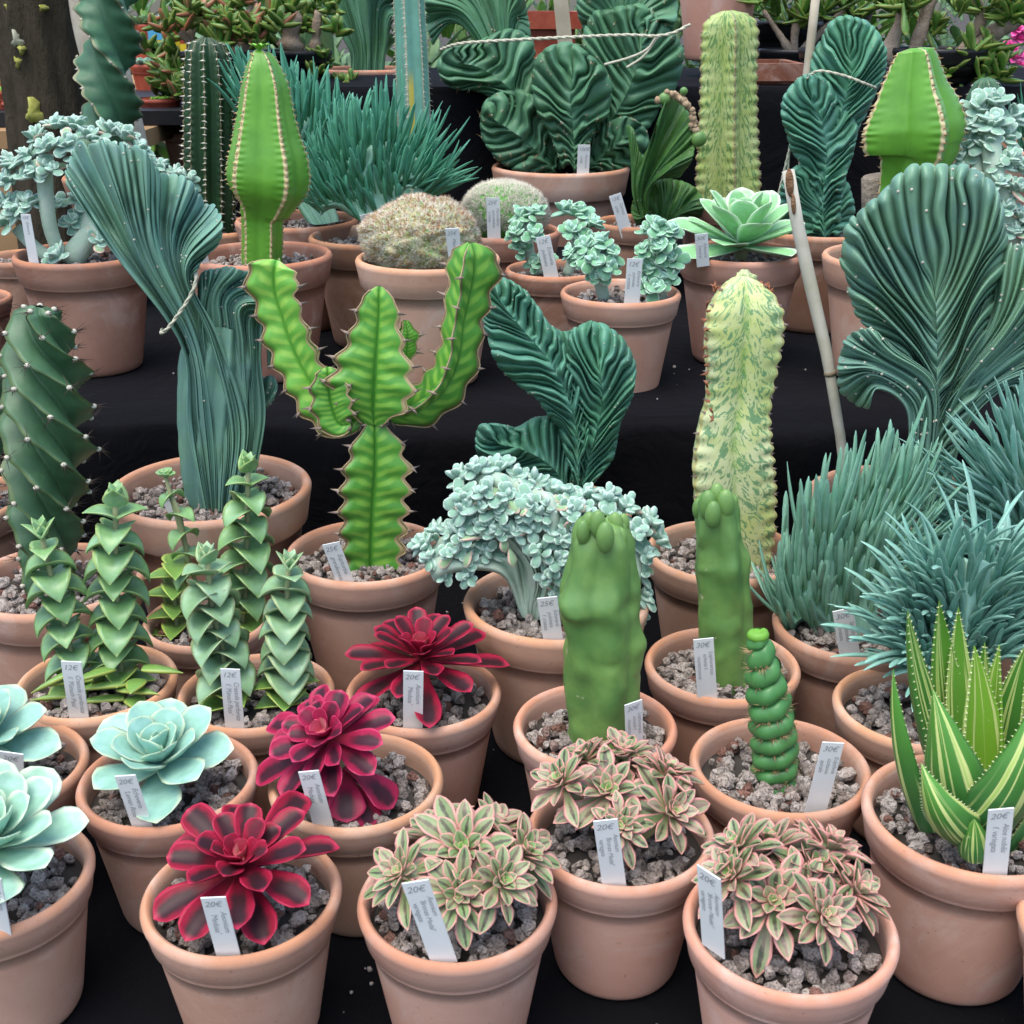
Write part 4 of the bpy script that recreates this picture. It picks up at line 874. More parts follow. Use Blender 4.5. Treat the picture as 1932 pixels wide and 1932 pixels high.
# upper right S shaped crest
s10 = pot(1545, 430, 215, T2, 'potted_cactus', 'slim green S shaped crested cactus tied to a bare stick', 'potted plant', mat='terra_back', group='pots with crested cacti')
crest_plant(s10, [
    fan([(1556, 458), (1553, 370), (1560, 290), (1548, 220), (1530, 190)], [(1532, 445), (1524, 370), (1508, 312), (1486, 285), (1478, 250), (1469, 215), (1475, 180), (1500, 150), (1530, 136), (1562, 150), (1592, 195), (1620, 235), (1612, 290), (1596, 350), (1585, 445)], 18, th=(.030, .030, .026, .018), groove=.8, wave=.009, seed=21, gt=-.1, warp2=.6, lowpx=1.2, dy=-.01, label='middle fan'),
    fan([(1562, 420), (1566, 300), (1588, 210), (1606, 140), (1602, 95)], [(1550, 380), (1548, 280), (1545, 190), (1527, 145), (1529, 100), (1547, 72), (1560, 44), (1590, 27), (1626, 31), (1656, 54), (1676, 95), (1672, 140), (1656, 178), (1636, 220), (1614, 270), (1588, 360)], 18, th=(.030, .030, .026, .018), groove=.8, wave=.009, seed=23, gt=-.1, warp2=.6, lowpx=1.2, dy=.015, label='top fan'),
    fan([(1556, 460), (1550, 410), (1540, 370)], [(1540, 455), (1482, 432), (1464, 390), (1470, 350), (1490, 320), (1520, 305), (1550, 325), (1582, 322), (1602, 342), (1613, 375), (1612, 412), (1580, 448)], 18, th=(.030, .026, .024, .018), groove=.8, wave=.009, seed=25, gt=-.1, warp2=.6, lowpx=1.2, dy=.0, label='bottom fan')],
    'crest_green', 24, .0013)
Yr = s10.Y-.05
rope('tie_rope', [W(1497, 250, Yr+.07), W(1478, 330, Yr+.07), W(1468, 370, Yr+.07)], .003, 'two limp cream strands hanging below the slim S shaped green crested cactus', tails=[[W(1512, 185, Yr+.07), W(1500, 230, Yr+.07), W(1490, 280, Yr+.07), W(1486, 335, Yr+.07)]], group=GR)
rope('tie_rope', [W(1518, 160, Yr+.06), W(1524, 147, Yr+.02), W(1545, 134, Yr+.0), W(1590, 142, Yr-.004), W(1630, 157, Yr+.0), W(1652, 166, Yr+.03)], .003, 'cream rope across the slim S shaped green crested cactus, tying it to a stick', group=GR)
mb = MB(); tube(mb, [W(1545, -60, s10.Y+.03), W(1532, 60, s10.Y+.028), W(1522, 150, s10.Y+.026), W(1515, 300, s10.Y+.02), W(1520, 445, s10.Y+.0)], [.008, .0082, .0085, .009, .009], 10)
tag(mb.build('support_stick', M['batten'], None, (s10.X, s10.Y, s10.gz)), 'pale bare stick behind the slim S shaped green crested cactus', 'stick', 'sticks supporting plants')
# bamboo cane in front
mb = MB(); Yc = p25.Y+.02
cp_ = [W(1487, 322, Yc+.02), W(1504, 420, Yc+.02), W(1530, 540, Yc+.01), W(1558, 660, Yc+.01), W(1566, 705, Yc), W(1585, 820, Yc), W(1592, 880, Yc), W(1600, 960, Yc)]
cl = tuple(cp_[-1]); tube(mb, cp_, np.array([11.5, 12, 12.5, 11.5, 10.5, 10, 10, 10])*m_per_px(Yc, 600), 14)
cane = mb.build('support_cane', M['cane'], None, cl); tag(cane, 'leaning bamboo cane with a rotted brown split at its top', 'cane', 'sticks supporting plants')
mb = MB(); k_ = m_per_px(Yc, 600)
blob(mb, W(1490, 345, Yc+.012), np.array([7.5, 6, 26])*k_, 3, rot((0, 1, 0), -.15)); blob(mb, W(1497, 385, Yc+.010), np.array([4.5, 5, 20])*k_, 3, rot((0, 1, 0), -.15))
o_ = mb.build('rotted_split', M['cane_rot'], cane, cl); 
mb = MB(); 
for v_, u_ in ((704, 1566.5),): tube(mb, [W(u_-1, v_-4, Yc), W(u_, v_, Yc), W(u_+1, v_+4, Yc)], np.array([11.2, 12.6, 11.2])*k_, 14)
mb.build('node', M['cane_node'], cane, cl)

# columns
def col_plant(p, pts, hw, nrib, mat, smat, dy=0.0, slen=.004, srad=.0012, sn=30, kk=8, name='stem', label=None, pair=True, sdown=.0, pw=.8, **kw):
    A = [W(u, v, p.Y+dy) for u, v in pts]; R_ = [h*m_per_px(p.Y+dy, v) for h, (u, v) in zip(hw, pts)]
    mb = MB(); V, Dn, ribs, fr = column(mb, A, R_, nrib, kk, p=pw, **kw); part(p, mb, name, mat, label)
    sb = MB(); nt = V.shape[0]
    for j in ribs:
        for q in range(sn):
            i = int((q+.5+rs.uniform(-.25, .25))/sn*(nt-2)); tang = np.cross(Dn[i, j], fr[i, 2]); tang = tang/np.linalg.norm(tang)
            a = V[i, j]; b = Dn[i, j]
            dirs = [b+tang*.8, b-tang*.8] if pair else [b]
            for d in dirs: spikes(sb, a-b*.0008, d+rs.randn(3)*.15-np.array([0, 0, sdown]), slen*rs.uniform(.7, 1.25), srad)
    part(p, sb, 'spines', smat, kind='stuff'); return V
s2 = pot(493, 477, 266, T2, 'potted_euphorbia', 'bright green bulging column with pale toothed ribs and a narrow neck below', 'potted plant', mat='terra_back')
col_plant(s2, [(492, 500), (493, 450), (493, 410), (498, 388), (501, 360), (502, 335), (502, 300), (500, 260), (499, 210), (498, 160), (494, 120), (490, 100), (490, 92)], [41, 41, 42, 58, 80, 85, 80, 68, 56, 47, 32, 18, 3], 5, 'euph_green', 'spine_tan', depth=.24, pw=.75, phase=-.92, ntooth=34, tooth=.05, sn=40, nt=170, slen=.005, kk=10, srad=.0016)
mb = MB()
for k in range(9): leaf(mb, W(490, 96, s2.Y), None, k*.8, .9, .02, .004, .0012, -.6, 0, 'ovate', 0, 7, 6)
part(s2, mb, 'tip_leaves', 'lime')
s11 = pot(1690, 480, 272, T2, 'potted_euphorbia', 'broad bright green bulb with cream toothed ribs, behind the big fan crest', 'potted plant', mat='terra', group=None)
col_plant(s11, [(1693, 500), (1692, 430), (1694, 380), (1698, 345), (1712, 315), (1722, 295), (1724, 270), (1726, 240), (1726, 205), (1725, 170), (1726, 140), (1727, 115), (1727, 95), (1727, 90)], [40, 40, 39, 42, 66, 92, 104, 108, 94, 74, 60, 49, 38, 10], 4, 'euph_bulb', 'spine_tan', depth=.46, pw=.8, phase=-1.35, ntooth=28, tooth=.04, sn=32, nt=170, slen=.007, kk=12, srad=.002)
mb = MB(); A = [W(1668, 480, s11.Y+.10), W(1664, 380, s11.Y+.10), W(1664, 335, s11.Y+.10), W(1664, 330, s11.Y+.10)]; tube(mb, A, [.036, .034, .034, .03], 16); tag(mb.build('tree_stump', M['stump'], None, tuple(A[0])), 'grey brown rough stump standing close behind the bright green bulb', 'stump')
# variegated columns
T1s = 'variegated euphorbias'
p24 = pot(1365, 1035, 292, T1, 'potted_euphorbia', 'broad pale yellow column streaked with green, red spines near its top', 'potted plant', group=None)
V = col_plant(p24, [(1383, 1070), (1381, 1000), (1377, 930), (1373, 860), (1376, 800), (1384, 750), (1389, 700), (1392, 650), (1394, 610), (1396, 575), (1398, 550), (1400, 530), (1401, 520)], [70, 82, 88, 88, 80, 71, 76, 84, 87, 82, 64, 40, 8], 3, 'variegated', 'spine_grey', depth=.46, pw=.85, phase=-.42, ntooth=20, tooth=.07, sn=20, nt=170, slen=.006, kk=18, srad=.0022, crin=.0, tsharp=2.4)
mb = MB(); A = [W(1400, 600, p24.Y+.03), W(1402, 560, p24.Y+.02), W(1404, 525, p24.Y+.01), W(1405, 508, p24.Y+.01)]
column(mb, A, np.array([34, 34, 25, 6])*m_per_px(p24.Y), 4, 8, .5, .7, .2, .2, nt=40, ntooth=6, tooth=.1); part(p24, mb, 'young_tip', 'variegated')
sb = MB()
for _ in range(46):
    a = rs.uniform(0, 6.28); c = W(1398+rs.uniform(-52, 62), 540+rs.uniform(0, 12), p24.Y-.01); 
    for q in range(2): spikes(sb, c, rs.randn(3)*.6+np.array([0, -.2, .7]), .008, .0018)
for v_ in range(570, 800, 17):
    c = W(1336+6*math.sin(v_/60)+(v_>740)*(v_-740)*.1, v_, p24.Y-.046)
    for q in range(3): spikes(sb, c, rs.randn(3)*.7+np.array([-.2, -.9, 0]), .008, .0022)
part(p24, sb, 'red_spines', 'spine_red', kind='stuff')
e3 = pot(1370, 372, 190, T3-.06, 'potted_euphorbia', 'tall upright column streaked yellow and green, behind the large pale green rosette', 'potted plant', mat='terra_back')
col_plant(e3, [(1368, 390), (1368, 300), (1369, 230), (1370, 160), (1371, 110), (1372, 70), (1372, 45), (1372, 28), (1372, 20)], [68, 64, 60, 58, 58, 59, 56, 40, 10], 5, 'variegated_dim', 'spine_grey', depth=.5, pw=.75, phase=-1.45, ntooth=18, tooth=.07, sn=18, nt=150, slen=.005, kk=10, srad=.002, tsharp=2.0)
# dark ribbed column
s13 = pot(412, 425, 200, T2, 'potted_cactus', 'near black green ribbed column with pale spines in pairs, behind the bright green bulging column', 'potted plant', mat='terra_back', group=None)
col_plant(s13, [(398, 440), (397, 380), (396, 300), (395, 200), (393, 140), (391, 100), (390, 80), (390, 70)], [44, 48, 49, 48, 46, 41, 29, 8], 10, 'dark_column', 'spine_white', depth=.30, pw=.8, phase=.35, ntooth=26, tooth=.07, sn=27, nt=120, slen=.0085, kk=6, srad=.0022)
# tall blue column with white wool
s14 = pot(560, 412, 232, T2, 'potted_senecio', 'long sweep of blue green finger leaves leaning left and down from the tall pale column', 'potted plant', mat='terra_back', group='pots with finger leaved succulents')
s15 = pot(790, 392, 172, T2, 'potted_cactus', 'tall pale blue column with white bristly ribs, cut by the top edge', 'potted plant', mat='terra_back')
col_plant(s15, [(790, 400), (786, 330), (782, 250), (779, 170), (776, 90), (772, 10), (770, -60)], [29, 31, 32, 32, 31, 30, 29], 6, 'blue_column', 'spine_white', depth=.3, pw=.9, phase=.25, sn=46, nt=100, slen=.011, kk=6, srad=.0009, sdown=.5)
# top left: spiral cereus beside a wooden post
e7 = pot(215, 330, 190, T2, 'potted_cactus', 'dark green cactus twisted like a corkscrew with wavy pale ridges, against the wooden post', 'potted plant', k=1.0, mat='terra_back', D=.205)
col_plant(e7, [(205, 330), (203, 240), (206, 170), (204, 90), (208, 10), (208, -70)], [60, 62, 60, 62, 62, 60], 3, 'cereus_back', 'areole', depth=.62, pw=.6, twist=-7.0, phase=.6, ntooth=13, tooth=.18, sn=13, nt=150, slen=.006, kk=12, srad=.004, pair=False, crin=.01, tsharp=1.4)
# left spiral cereus in front
p19 = pot(103, 1088, 332, T1, 'potted_cactus', 'stout dark green spiral ribbed cactus with white woolly spots and needles, at the left edge', 'potted plant')
def cereus(p, pts, hw, nrib, tw, ph, nt=220, sn=13, dep=.56):
    A = [W(u, v, p.Y) for u, v in pts]; R_ = [h*m_per_px(p.Y, v) for h, (u, v) in zip(hw, pts)]
    mb = MB(); V, Dn, ribs, fr = column(mb, A, R_, nrib, 14, depth=dep, p=.72, twist=tw, phase=ph, nt=nt, ntooth=sn, tooth=.09, tsharp=1.3, lump=.14, seed=31, crin=.02); part(p, mb, 'stem', 'cereus')
    am = MB(); sb = MB()
    for j in ribs:
        for q in range(sn+1):
            i = min(nt-3, int(q/sn*nt)); a = V[i, j]; b = Dn[i, j]
            blob(am, a-b*.0008, (.0036, .0036, .0030), 2)
            for z in range(8): spikes(sb, a, b+rs.randn(3)*.75, rs.uniform(.008, .024), .0007)
    part(p, am, 'areoles', 'areole', kind='stuff'); part(p, sb, 'spines', 'spine_dark', kind='stuff')
cereus(p19, [(100, 1130), (92, 1060), (90, 1000), (88, 940), (90, 870), (90, 800), (88, 730), (80, 670), (76, 620), (74, 590), (74, 578)], [48, 52, 64, 74, 82, 85, 82, 74, 61, 46, 12], 5, (-8.6, 1.35), .3)
p26 = pot(-88, 940, 262, T1, 'potted_cactus', 'small spiny plant beside the stout spiral cactus, its pot cut by the left edge', 'potted plant', mat='terra_back')
mb = MB(); A = [W(-40, 960, p26.Y), W(-30, 850, p26.Y), W(-12, 760, p26.Y), W(0, 700, p26.Y), W(0, 690, p26.Y)]; V, Dn, ribs, fr = column(mb, A, np.array([30, 32, 34, 30, 5])*m_per_px(p26.Y), 10, 4, .2, 1, nt=50); part(p26, mb, 'stem', 'cereus')
sb = MB()
for _ in range(260):
    i = rs.randint(50); j = ribs[rs.randint(10)]; spikes(sb, V[i, j], Dn[i, j]+rs.randn(3)*.5, rs.uniform(.006, .014), .0007)
part(p26, sb, 'spines', 'spine_tan', kind='stuff')

# three winged candelabra
p18 = pot(692, 1036, 306, T1, 'potted_euphorbia', 'flat winged light green plant with two raised arms and thorny wavy edges, like a candelabra', 'potted plant')
def wing(p, pts, hw, dy, mat='grandicornis', phase=-.1, lab=None, nt=150, nth=9, sl=.011, name='arm', R=.5, n3=3, depth=.88):
    A = [W(u, v, p.Y+dy) for u, v in pts]; R_ = np.array([h*m_per_px(p.Y, v) for h, (u, v) in zip(hw, pts)])
    mb = MB(); V, Dn, ribs, fr = column(mb, A, R_*1.08, n3, 16, depth, .45, 0, phase, nt=nt, ntooth=nth, tooth=.24, tsharp=1.2, lump=.12, seed=int(pts[0][0])); o = part(p, mb, name, mat, lab)
    sb = MB(); eb = MB(); L = V.shape[0]
    for j in ribs:
        tube(eb, V[2:-2:2, j]+Dn[2:-2:2, j]*.0002, .0009, 5)
        for q in range(nth):
            i = min(L-2, int((q+.03)/nth*L)); a = V[i, j]; b = Dn[i, j]; tg = fr[i, 2]
            for sg in (1, -1): spikes(sb, a-b*.001, b*.8+np.cross(tg, b)*sg*.75+tg*rs.uniform(-.2, .5), sl*rs.uniform(.8, 1.25), .0026)
    part(p, eb, 'rib_edge', 'rib_tan'); part(p, sb, 'spines', 'spine_grey', kind='stuff')
wing(p18, [(697, 1065), (698, 1010), (700, 960), (704, 900), (706, 860), (706, 820), (706, 800), (706, 792)], [58, 58, 64, 66, 62, 46, 20, 6], 0, phase=-.25, name='stem', nth=7)
wing(p18, [(706, 800), (706, 770), (708, 735), (710, 700), (712, 665), (714, 630), (716, 590), (716, 560), (716, 540)], [14, 55, 78, 80, 70, 52, 40, 38, 6], -.004, phase=-.6, nth=6, lab='middle arm')
wing(p18, [(680, 790), (650, 790), (625, 770), (600, 740), (570, 690), (548, 640), (535, 600), (522, 560), (518, 525), (520, 500), (522, 490)], [14, 40, 46, 44, 43, 45, 43, 42, 52, 48, 8], .006, 'grandi_light', phase=-.5, nth=8, lab='left arm')
wing(p18, [(662, 800), (640, 800), (626, 770), (620, 735), (618, 700), (617, 692)], [6, 30, 40, 38, 24, 5], -.02, phase=-.3, nth=4, lab='small lower left arm')
wing(p18, [(735, 785), (775, 775), (820, 745), (848, 705), (862, 660), (868, 610), (878, 560), (885, 515), (888, 480), (888, 458)], [14, 40, 46, 44, 42, 42, 46, 56, 54, 8], .004, phase=-.75, nth=7, lab='right arm')
wing(p18, [(760, 690), (765, 660), (766, 630), (764, 605)], [6, 20, 22, 6], .02, phase=.2, nth=3, lab='small bud behind')
# crested green plant with a scarred lip
s9 = pot(1205, 416, 165, T2, 'potted_cactus', 'dark glossy crested plant with a corky brown lip, in a small pot', 'potted plant', mat='terra_back', group='pots with crested cacti')
crest_plant(s9, [dict(rows=[[(1205, 405), (1213, 408), (1222, 405)], [(1190, 350), (1215, 350), (1235, 345)], [(1180, 230), (1195, 240), (1215, 290), (1255, 190), (1280, 185), (1310, 225), (1312, 290), (1285, 335)]], n=26, th=(.014, .016, .012), groove=.7, wave=.02, seed=41, dy=-.04, kk=7),
                 dict(rows=[[(1225, 440), (1250, 445), (1275, 440)], [(1220, 410), (1255, 400), (1290, 410)], [(1200, 430), (1190, 390), (1215, 350), (1260, 335), (1310, 350), (1330, 390), (1310, 430)]], n=20, th=(.03, .03, .016), groove=.7, wave=.02, seed=43, dy=.04, kk=7)], 'crest_olive', 12, .0012)
mb = MB(); P_ = resample([W(u, v, s9.Y-.05) for u, v in ((1240, 188), (1262, 178), (1290, 190), (1306, 215), (1306, 245))], 46)
for i, c in enumerate(P_): blob(mb, c+rs.randn(3)*.0025, np.array([.008, .007, .008])*rs.uniform(.6, 1.1)*rs.uniform(.7, 1.2, 3), 2)
part(s9, mb, 'corky_lip', 'scar')
for bu in ((1254, 186, .012), (1290, 172, .008), (1318, 262, .016)): mb = MB(); blob(mb, W(bu[0], bu[1], s9.Y-.05), (bu[2], bu[2]*.8, bu[2]), 3); part(s9, mb, 'bud', 'totem')
# great dark crest on the third step
t1 = pot(1058, 312, 262, T3, 'potted_cactus', 'huge dark green crested cactus with many lobes held by a long string', 'potted plant', k=.6, mat='terra', group='pots with crested cacti', D=.33)
crest_plant(t1, [
    fan([(1050, 328), (1002, 275), (955, 240), (928, 225)], [(1030, 335), (960, 320), (925, 292), (906, 262), (904, 225), (912, 192), (930, 176), (955, 165), (985, 165), (1020, 185), (1045, 230), (1070, 305)], 25, th=(.045, .042, .036, .024), groove=.7, wave=.009, seed=51, gt=-.1, warp2=.6, lowpx=1.2, dy=-.02, label='lower left lobe'),
    fan([(1060, 328), (1022, 245), (965, 170), (905, 128), (862, 120)], [(1032, 320), (985, 262), (940, 202), (900, 173), (860, 172), (830, 157), (820, 122), (838, 92), (870, 80), (910, 72), (955, 52), (988, 57), (1010, 82), (1012, 120), (1022, 175), (1050, 235), (1085, 312)], 25, th=(.045, .042, .036, .024), groove=.7, wave=.009, seed=53, gt=-.1, warp2=.6, lowpx=1.2, dy=.02, label='upper left lobe'),
    dict(rows=[[(1000, 240), (1020, 240), (1040, 235)], [(930, 130), (950, 120), (980, 130)], [(860, 50), (900, 10), (950, 20), (980, 60)], [(815, 90), (800, 50), (800, 0), (820, -50), (880, -90), (940, -80), (985, -20), (1000, 40), (1005, 80)]], n=24, th=(.035, .035, .03, .018), groove=.6, wave=.02, seed=55, gt=.25, dy=.06, label='topmost left lobe', scal=.05),
    fan([(1085, 328), (1082, 255), (1076, 190), (1080, 140)], [(1060, 320), (1035, 252), (1008, 212), (998, 170), (1000, 130), (1015, 100), (1045, 82), (1078, 78), (1105, 95), (1132, 115), (1155, 150), (1158, 190), (1145, 222), (1122, 250), (1108, 320)], 25, th=(.045, .044, .040, .028), groove=.75, wave=.009, seed=57, gt=-.1, warp2=.6, lowpx=1.2, dy=-.07, label='middle knob'),
    fan([(1088, 328), (1132, 262), (1178, 185), (1206, 115), (1212, 70)], [(1078, 300), (1108, 225), (1108, 165), (1092, 112), (1095, 55), (1120, 20), (1165, 8), (1215, 5), (1255, 40), (1288, 80), (1292, 125), (1280, 165), (1255, 197), (1235, 232), (1200, 264), (1152, 300), (1108, 328)], 25, th=(.045, .042, .036, .024), groove=.7, wave=.009, seed=59, gt=-.1, warp2=.6, lowpx=1.2, dy=.02, label='right lobe'),
    dict(rows=[[(1150, 110), (1170, 105), (1190, 110)], [(1140, 50), (1180, 30), (1220, 50)], [(1100, 60), (1085, 10), (1100, -40), (1160, -80), (1230, -70), (1275, -20), (1280, 30), (1265, 70), (1240, 85)]], n=22, th=(.03, .035, .02), groove=.6, wave=.02, seed=61, gt=.1, dy=.05, label='topmost right lobe', scal=.05),
    fan([(1100, 328), (1140, 292), (1172, 265), (1192, 255)], [(1085, 318), (1110, 272), (1142, 232), (1182, 216), (1215, 236), (1228, 270), (1215, 302), (1190, 322), (1150, 330), (1108, 332)], 24, th=(.042, .038, .034, .024), groove=.7, wave=.009, seed=63, gt=-.1, warp2=.6, lowpx=1.2, dy=-.02, label='lower right lobe')],
    'crest_dark', 26, .0022, .02, 'spine_tan')
Yr = t1.Y-.12
rope('tie_rope', [W(832, 93, Yr+.08), W(870, 82, Yr+.02), W(960, 76, Yr), W(1080, 70, Yr), W(1180, 66, Yr), W(1235, 68, Yr), W(1270, 62, Yr), W(1302, 46, Yr+.01)], .0042, 'long cream string stretched across the huge dark green crested cactus', tails=[[W(1238, 70, Yr), W(1222, 92, Yr), W(1190, 108, Yr), W(1140, 122, Yr)], [W(1240, 70, Yr), W(1215, 105, Yr), W(1182, 128, Yr)]], group=GR)
mb = MB(); Yb = t1.Y+.16; a_ = [W(1072, 110, Yb), W(1054, 60, Yb), W(1052, -40, Yb)]
V = []
for (u, v) in ((1071, 130), (1052, -60)):
    for du in (-14, 14):
        for dy in (0, .012): V.append(W(u+du, v, Yb+dy))
V = np.array(V); mb.add(V, [[0, 2, 6, 4], [1, 5, 7, 3], [0, 4, 5, 1], [2, 3, 7, 6], [4, 6, 7, 5], [0, 1, 3, 2]])
tag(mb.build('wooden_batten', M['batten'], None, tuple(V[0]), smooth=False), 'flat weathered wooden batten standing behind the huge dark crested cactus', 'batten', 'sticks supporting plants')
# top left blue crest
q46 = pot(690, 128, 190, 1.03, 'potted_cactus', 'dark blue green crested cactus cut by the top edge, above the finger leaves', 'potted plant', k=.85, mat='terra_back', group='pots with crested cacti')
crest_plant(q46, [dict(rows=[[(662, 140), (690, 142), (725, 140)], [(655, 90), (690, 80), (730, 90)], [(600, 10), (640, -20), (700, -20), (745, 40)], [(560, -40), (600, -90), (680, -110), (750, -60), (790, 0), (780, 40), (750, 60)]], n=24, th=(.04, .04, .03, .02), groove=.6, wave=.03, seed=71, gt=.05, scal=.05)], 'crest_dark', 16, .0022)
# ------------------------------------------------------------------ finger leaved succulents
def dir_leaf(mb, o, d, L, w, th, bend, prof, R, nl=8, nr=6, mi=0, cup=.1, tw=0.):
    d = d/np.linalg.norm(d); leaf(mb, o, None, math.atan2(d[1], d[0]), math.asin(max(-1, min(1, d[2]))), L, w, th, bend, cup, prof, 0, nl, nr, R, mi, tw=tw)
def senecio(p, rows, n, L, mat, bodymat='senecio', upw=.5, bend=(.1, .4), tmin=.45, dy=0.0, seed=1, w=.0021, front=.35, nr_=14, th=(.028, .026, .02), ext=(0, 0, 0), body=True, wave=.01):
    mb = MB(); Fp, s_, t_, ph = crest(mb, rows, p.Y+dy+.012, nr_, th=tuple(q*.5 for q in th), groove=.3, wave=wave, seed=seed, kk=5, nt=30)
    part(p, mb, 'crest_stem', bodymat)
    mb = MB(); nt, ns = Fp.shape[:2]; r_ = np.random.RandomState(seed)
    for q in range(n):
        tt_ = tmin+(1-tmin)*r_.rand()**.6; i = min(nt-2, max(1, int(np.searchsorted(t_, tt_)))); j = r_.randint(0, ns)
        a = Fp[i, j].copy(); side = r_.rand()
        tg = Fp[min(i+1, nt-1), j]-Fp[max(i-3, 0), j]; tg[1] *= .3; tg /= np.linalg.norm(tg)+1e-9
        a[1] += (side-.25)*th[1]*1.6*(1-t_[i]*.5)
        d = tg*(1-upw)+up3*upw+np.array([0, (side-.5)*2*front+(-.15), 0])+r_.randn(3)*.10+np.array(ext)
        ff = (tt_-tmin)/(1-tmin)
        dir_leaf(mb, a, d, L*(.5+.6*ff)*r_.uniform(.75, 1.15), w*r_.uniform(.8, 1.15), w*.8, r_.uniform(*bend)*(1 if d[0] > 0 or True else -1), 'finger', r_.rand(), 9, 6, tw=r_.uniform(-.5, .5))
    part(p, mb, 'finger_leaves', mat, kind='stuff')
p17 = pot(1610, 1172, 300, T1, 'potted_senecio', 'green finger leaves standing up in a crest, in the pot with a thirty euro tag', 'potted plant', group='pots with finger leaved succulents')
senecio(p17, [[(1590, 1235), (1620, 1240), (1650, 1232)], [(1520, 1190), (1560, 1110), (1620, 1070), (1670, 1090)], [(1475, 1200), (1472, 1140), (1510, 1060), (1555, 1000), (1615, 950), (1680, 915), (1712, 950), (1708, 1060), (1690, 1150)]], 340, .096, 'senecio', seed=3, upw=.6, bend=(.0, .5), tmin=.12, dy=.005, w=.0035)
mb = MB()
for (u, v, dx, dz, L_) in ((1680, 1180, -1, .5, .05), (1640, 1190, .5, .8, .05), (1560, 1230, -.9, -.3, .06), (1660, 1150, 1.0, .1, .06), (1600, 1180, -1, .1, .06)): dir_leaf(mb, W(u, v, p17.Y-.03), np.array([dx, -.2, dz]), L_, .0021, .0016, -.8, 'finger', .5)
part(p17, mb, 'stray_leaf', 'senecio') if False else None
p16 = pot(1730, 1327, 310, T1, 'potted_senecio', 'blue finger leaves arching over in a dense mop, behind the striped aloe', 'potted plant', group='pots with finger leaved succulents')
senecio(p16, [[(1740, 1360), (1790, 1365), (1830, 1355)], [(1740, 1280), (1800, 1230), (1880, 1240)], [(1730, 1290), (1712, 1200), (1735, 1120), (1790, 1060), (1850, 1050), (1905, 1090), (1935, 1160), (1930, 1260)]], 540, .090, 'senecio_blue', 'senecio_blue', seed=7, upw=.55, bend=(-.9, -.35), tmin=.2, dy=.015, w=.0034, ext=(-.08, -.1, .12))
pc = pot(2005, 1120, 330, T1, 'potted_senecio', 'tall blue green finger leaves sweeping up to the left, highest at the right edge', 'potted plant', group='pots with finger leaved succulents', grav=True)
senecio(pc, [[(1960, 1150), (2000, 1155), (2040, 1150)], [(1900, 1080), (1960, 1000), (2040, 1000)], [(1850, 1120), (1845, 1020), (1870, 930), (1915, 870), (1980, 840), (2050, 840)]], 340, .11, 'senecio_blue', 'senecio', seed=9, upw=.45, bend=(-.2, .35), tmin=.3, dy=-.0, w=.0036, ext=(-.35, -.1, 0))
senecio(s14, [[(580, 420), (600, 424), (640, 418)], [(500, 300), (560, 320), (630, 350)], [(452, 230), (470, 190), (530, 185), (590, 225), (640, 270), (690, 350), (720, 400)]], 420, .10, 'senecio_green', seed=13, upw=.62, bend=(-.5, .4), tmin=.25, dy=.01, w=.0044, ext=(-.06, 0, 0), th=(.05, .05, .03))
s3 = pot(700, 442, 236, T2, 'potted_senecio', 'green finger leaves fanning up in a tuft behind the lumpy white spined cactus', 'potted plant', mat='terra_back', group='pots with finger leaved succulents')
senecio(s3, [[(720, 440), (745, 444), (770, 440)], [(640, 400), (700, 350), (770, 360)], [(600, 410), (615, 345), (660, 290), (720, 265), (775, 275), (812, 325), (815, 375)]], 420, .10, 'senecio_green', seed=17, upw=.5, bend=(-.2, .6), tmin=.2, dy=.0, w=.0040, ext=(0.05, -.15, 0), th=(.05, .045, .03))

# ------------------------------------------------------------------ plush leaved echeverias
def plush(p, clumps, L, w, mat='plush', n=20, stems=(), rows=None, th=.0034, crestkw=None, ripe=.06, stem_r=.006, dyb=0.0):
    if rows is not None:
        mb = MB(); crest(mb, rows, p.Y, 13, **(crestkw or {})); part(p, mb, 'fused_stem', 'plush_stem')
    if stems:
        for s_ in stems:
            mb = MB(); P = resample(np.array([W(u, v, p.Y+dy) for u, v, dy in s_[0]]), 14); tube(mb, P, np.linspace(s_[1], s_[2], 14), 10)
            part(p, mb, 'stem', 'plush_stem')
    mb = MB()
    for cl in clumps:
        u, v, dy, s_, tx, ty = cl; c = W(u, v, p.Y+dy); Mx = tilt(tx, ty); nn = int(n*rs.uniform(.85, 1.15)); st = rs.uniform(0, 6)
        for i in range(nn):
            f = i/(nn-1); az = st+i*2.4; el = math.radians(80-78*f**.9+rs.uniform(-16, 16)); l_ = L*s_*(.42+.58*f**.6)*rs.uniform(.88, 1.1)
            leaf(mb, c+Mx @ np.array([0, 0, .004*(1-f)])+rs.randn(3)*.0028*s_, Mx, az+rs.uniform(-.5, .5), el, l_, w*1.2*s_*(.6+.4*f)*rs.uniform(.85, 1.1), th*1.35*s_, rs.uniform(0, .5)*(1-f)+rs.uniform(-.3, .1), .10, 'paddle', rs.uniform(-.4, .4), 9, 8, R=f*.8+.2*rs.rand(), mi=1 if (f > .7 and rs.rand() < ripe*2) else 0)
    return part(p, mb, 'plush_leaves', [mat, 'plush_ripe'], kind='stuff')
p22 = pot(1049, 1129, 351, T1, 'potted_echeveria', 'fuzzy pale grey green crest crowded with small round leaves, behind the thick smooth lumpy cactus', 'potted plant', group='pots with fuzzy pale leaves')
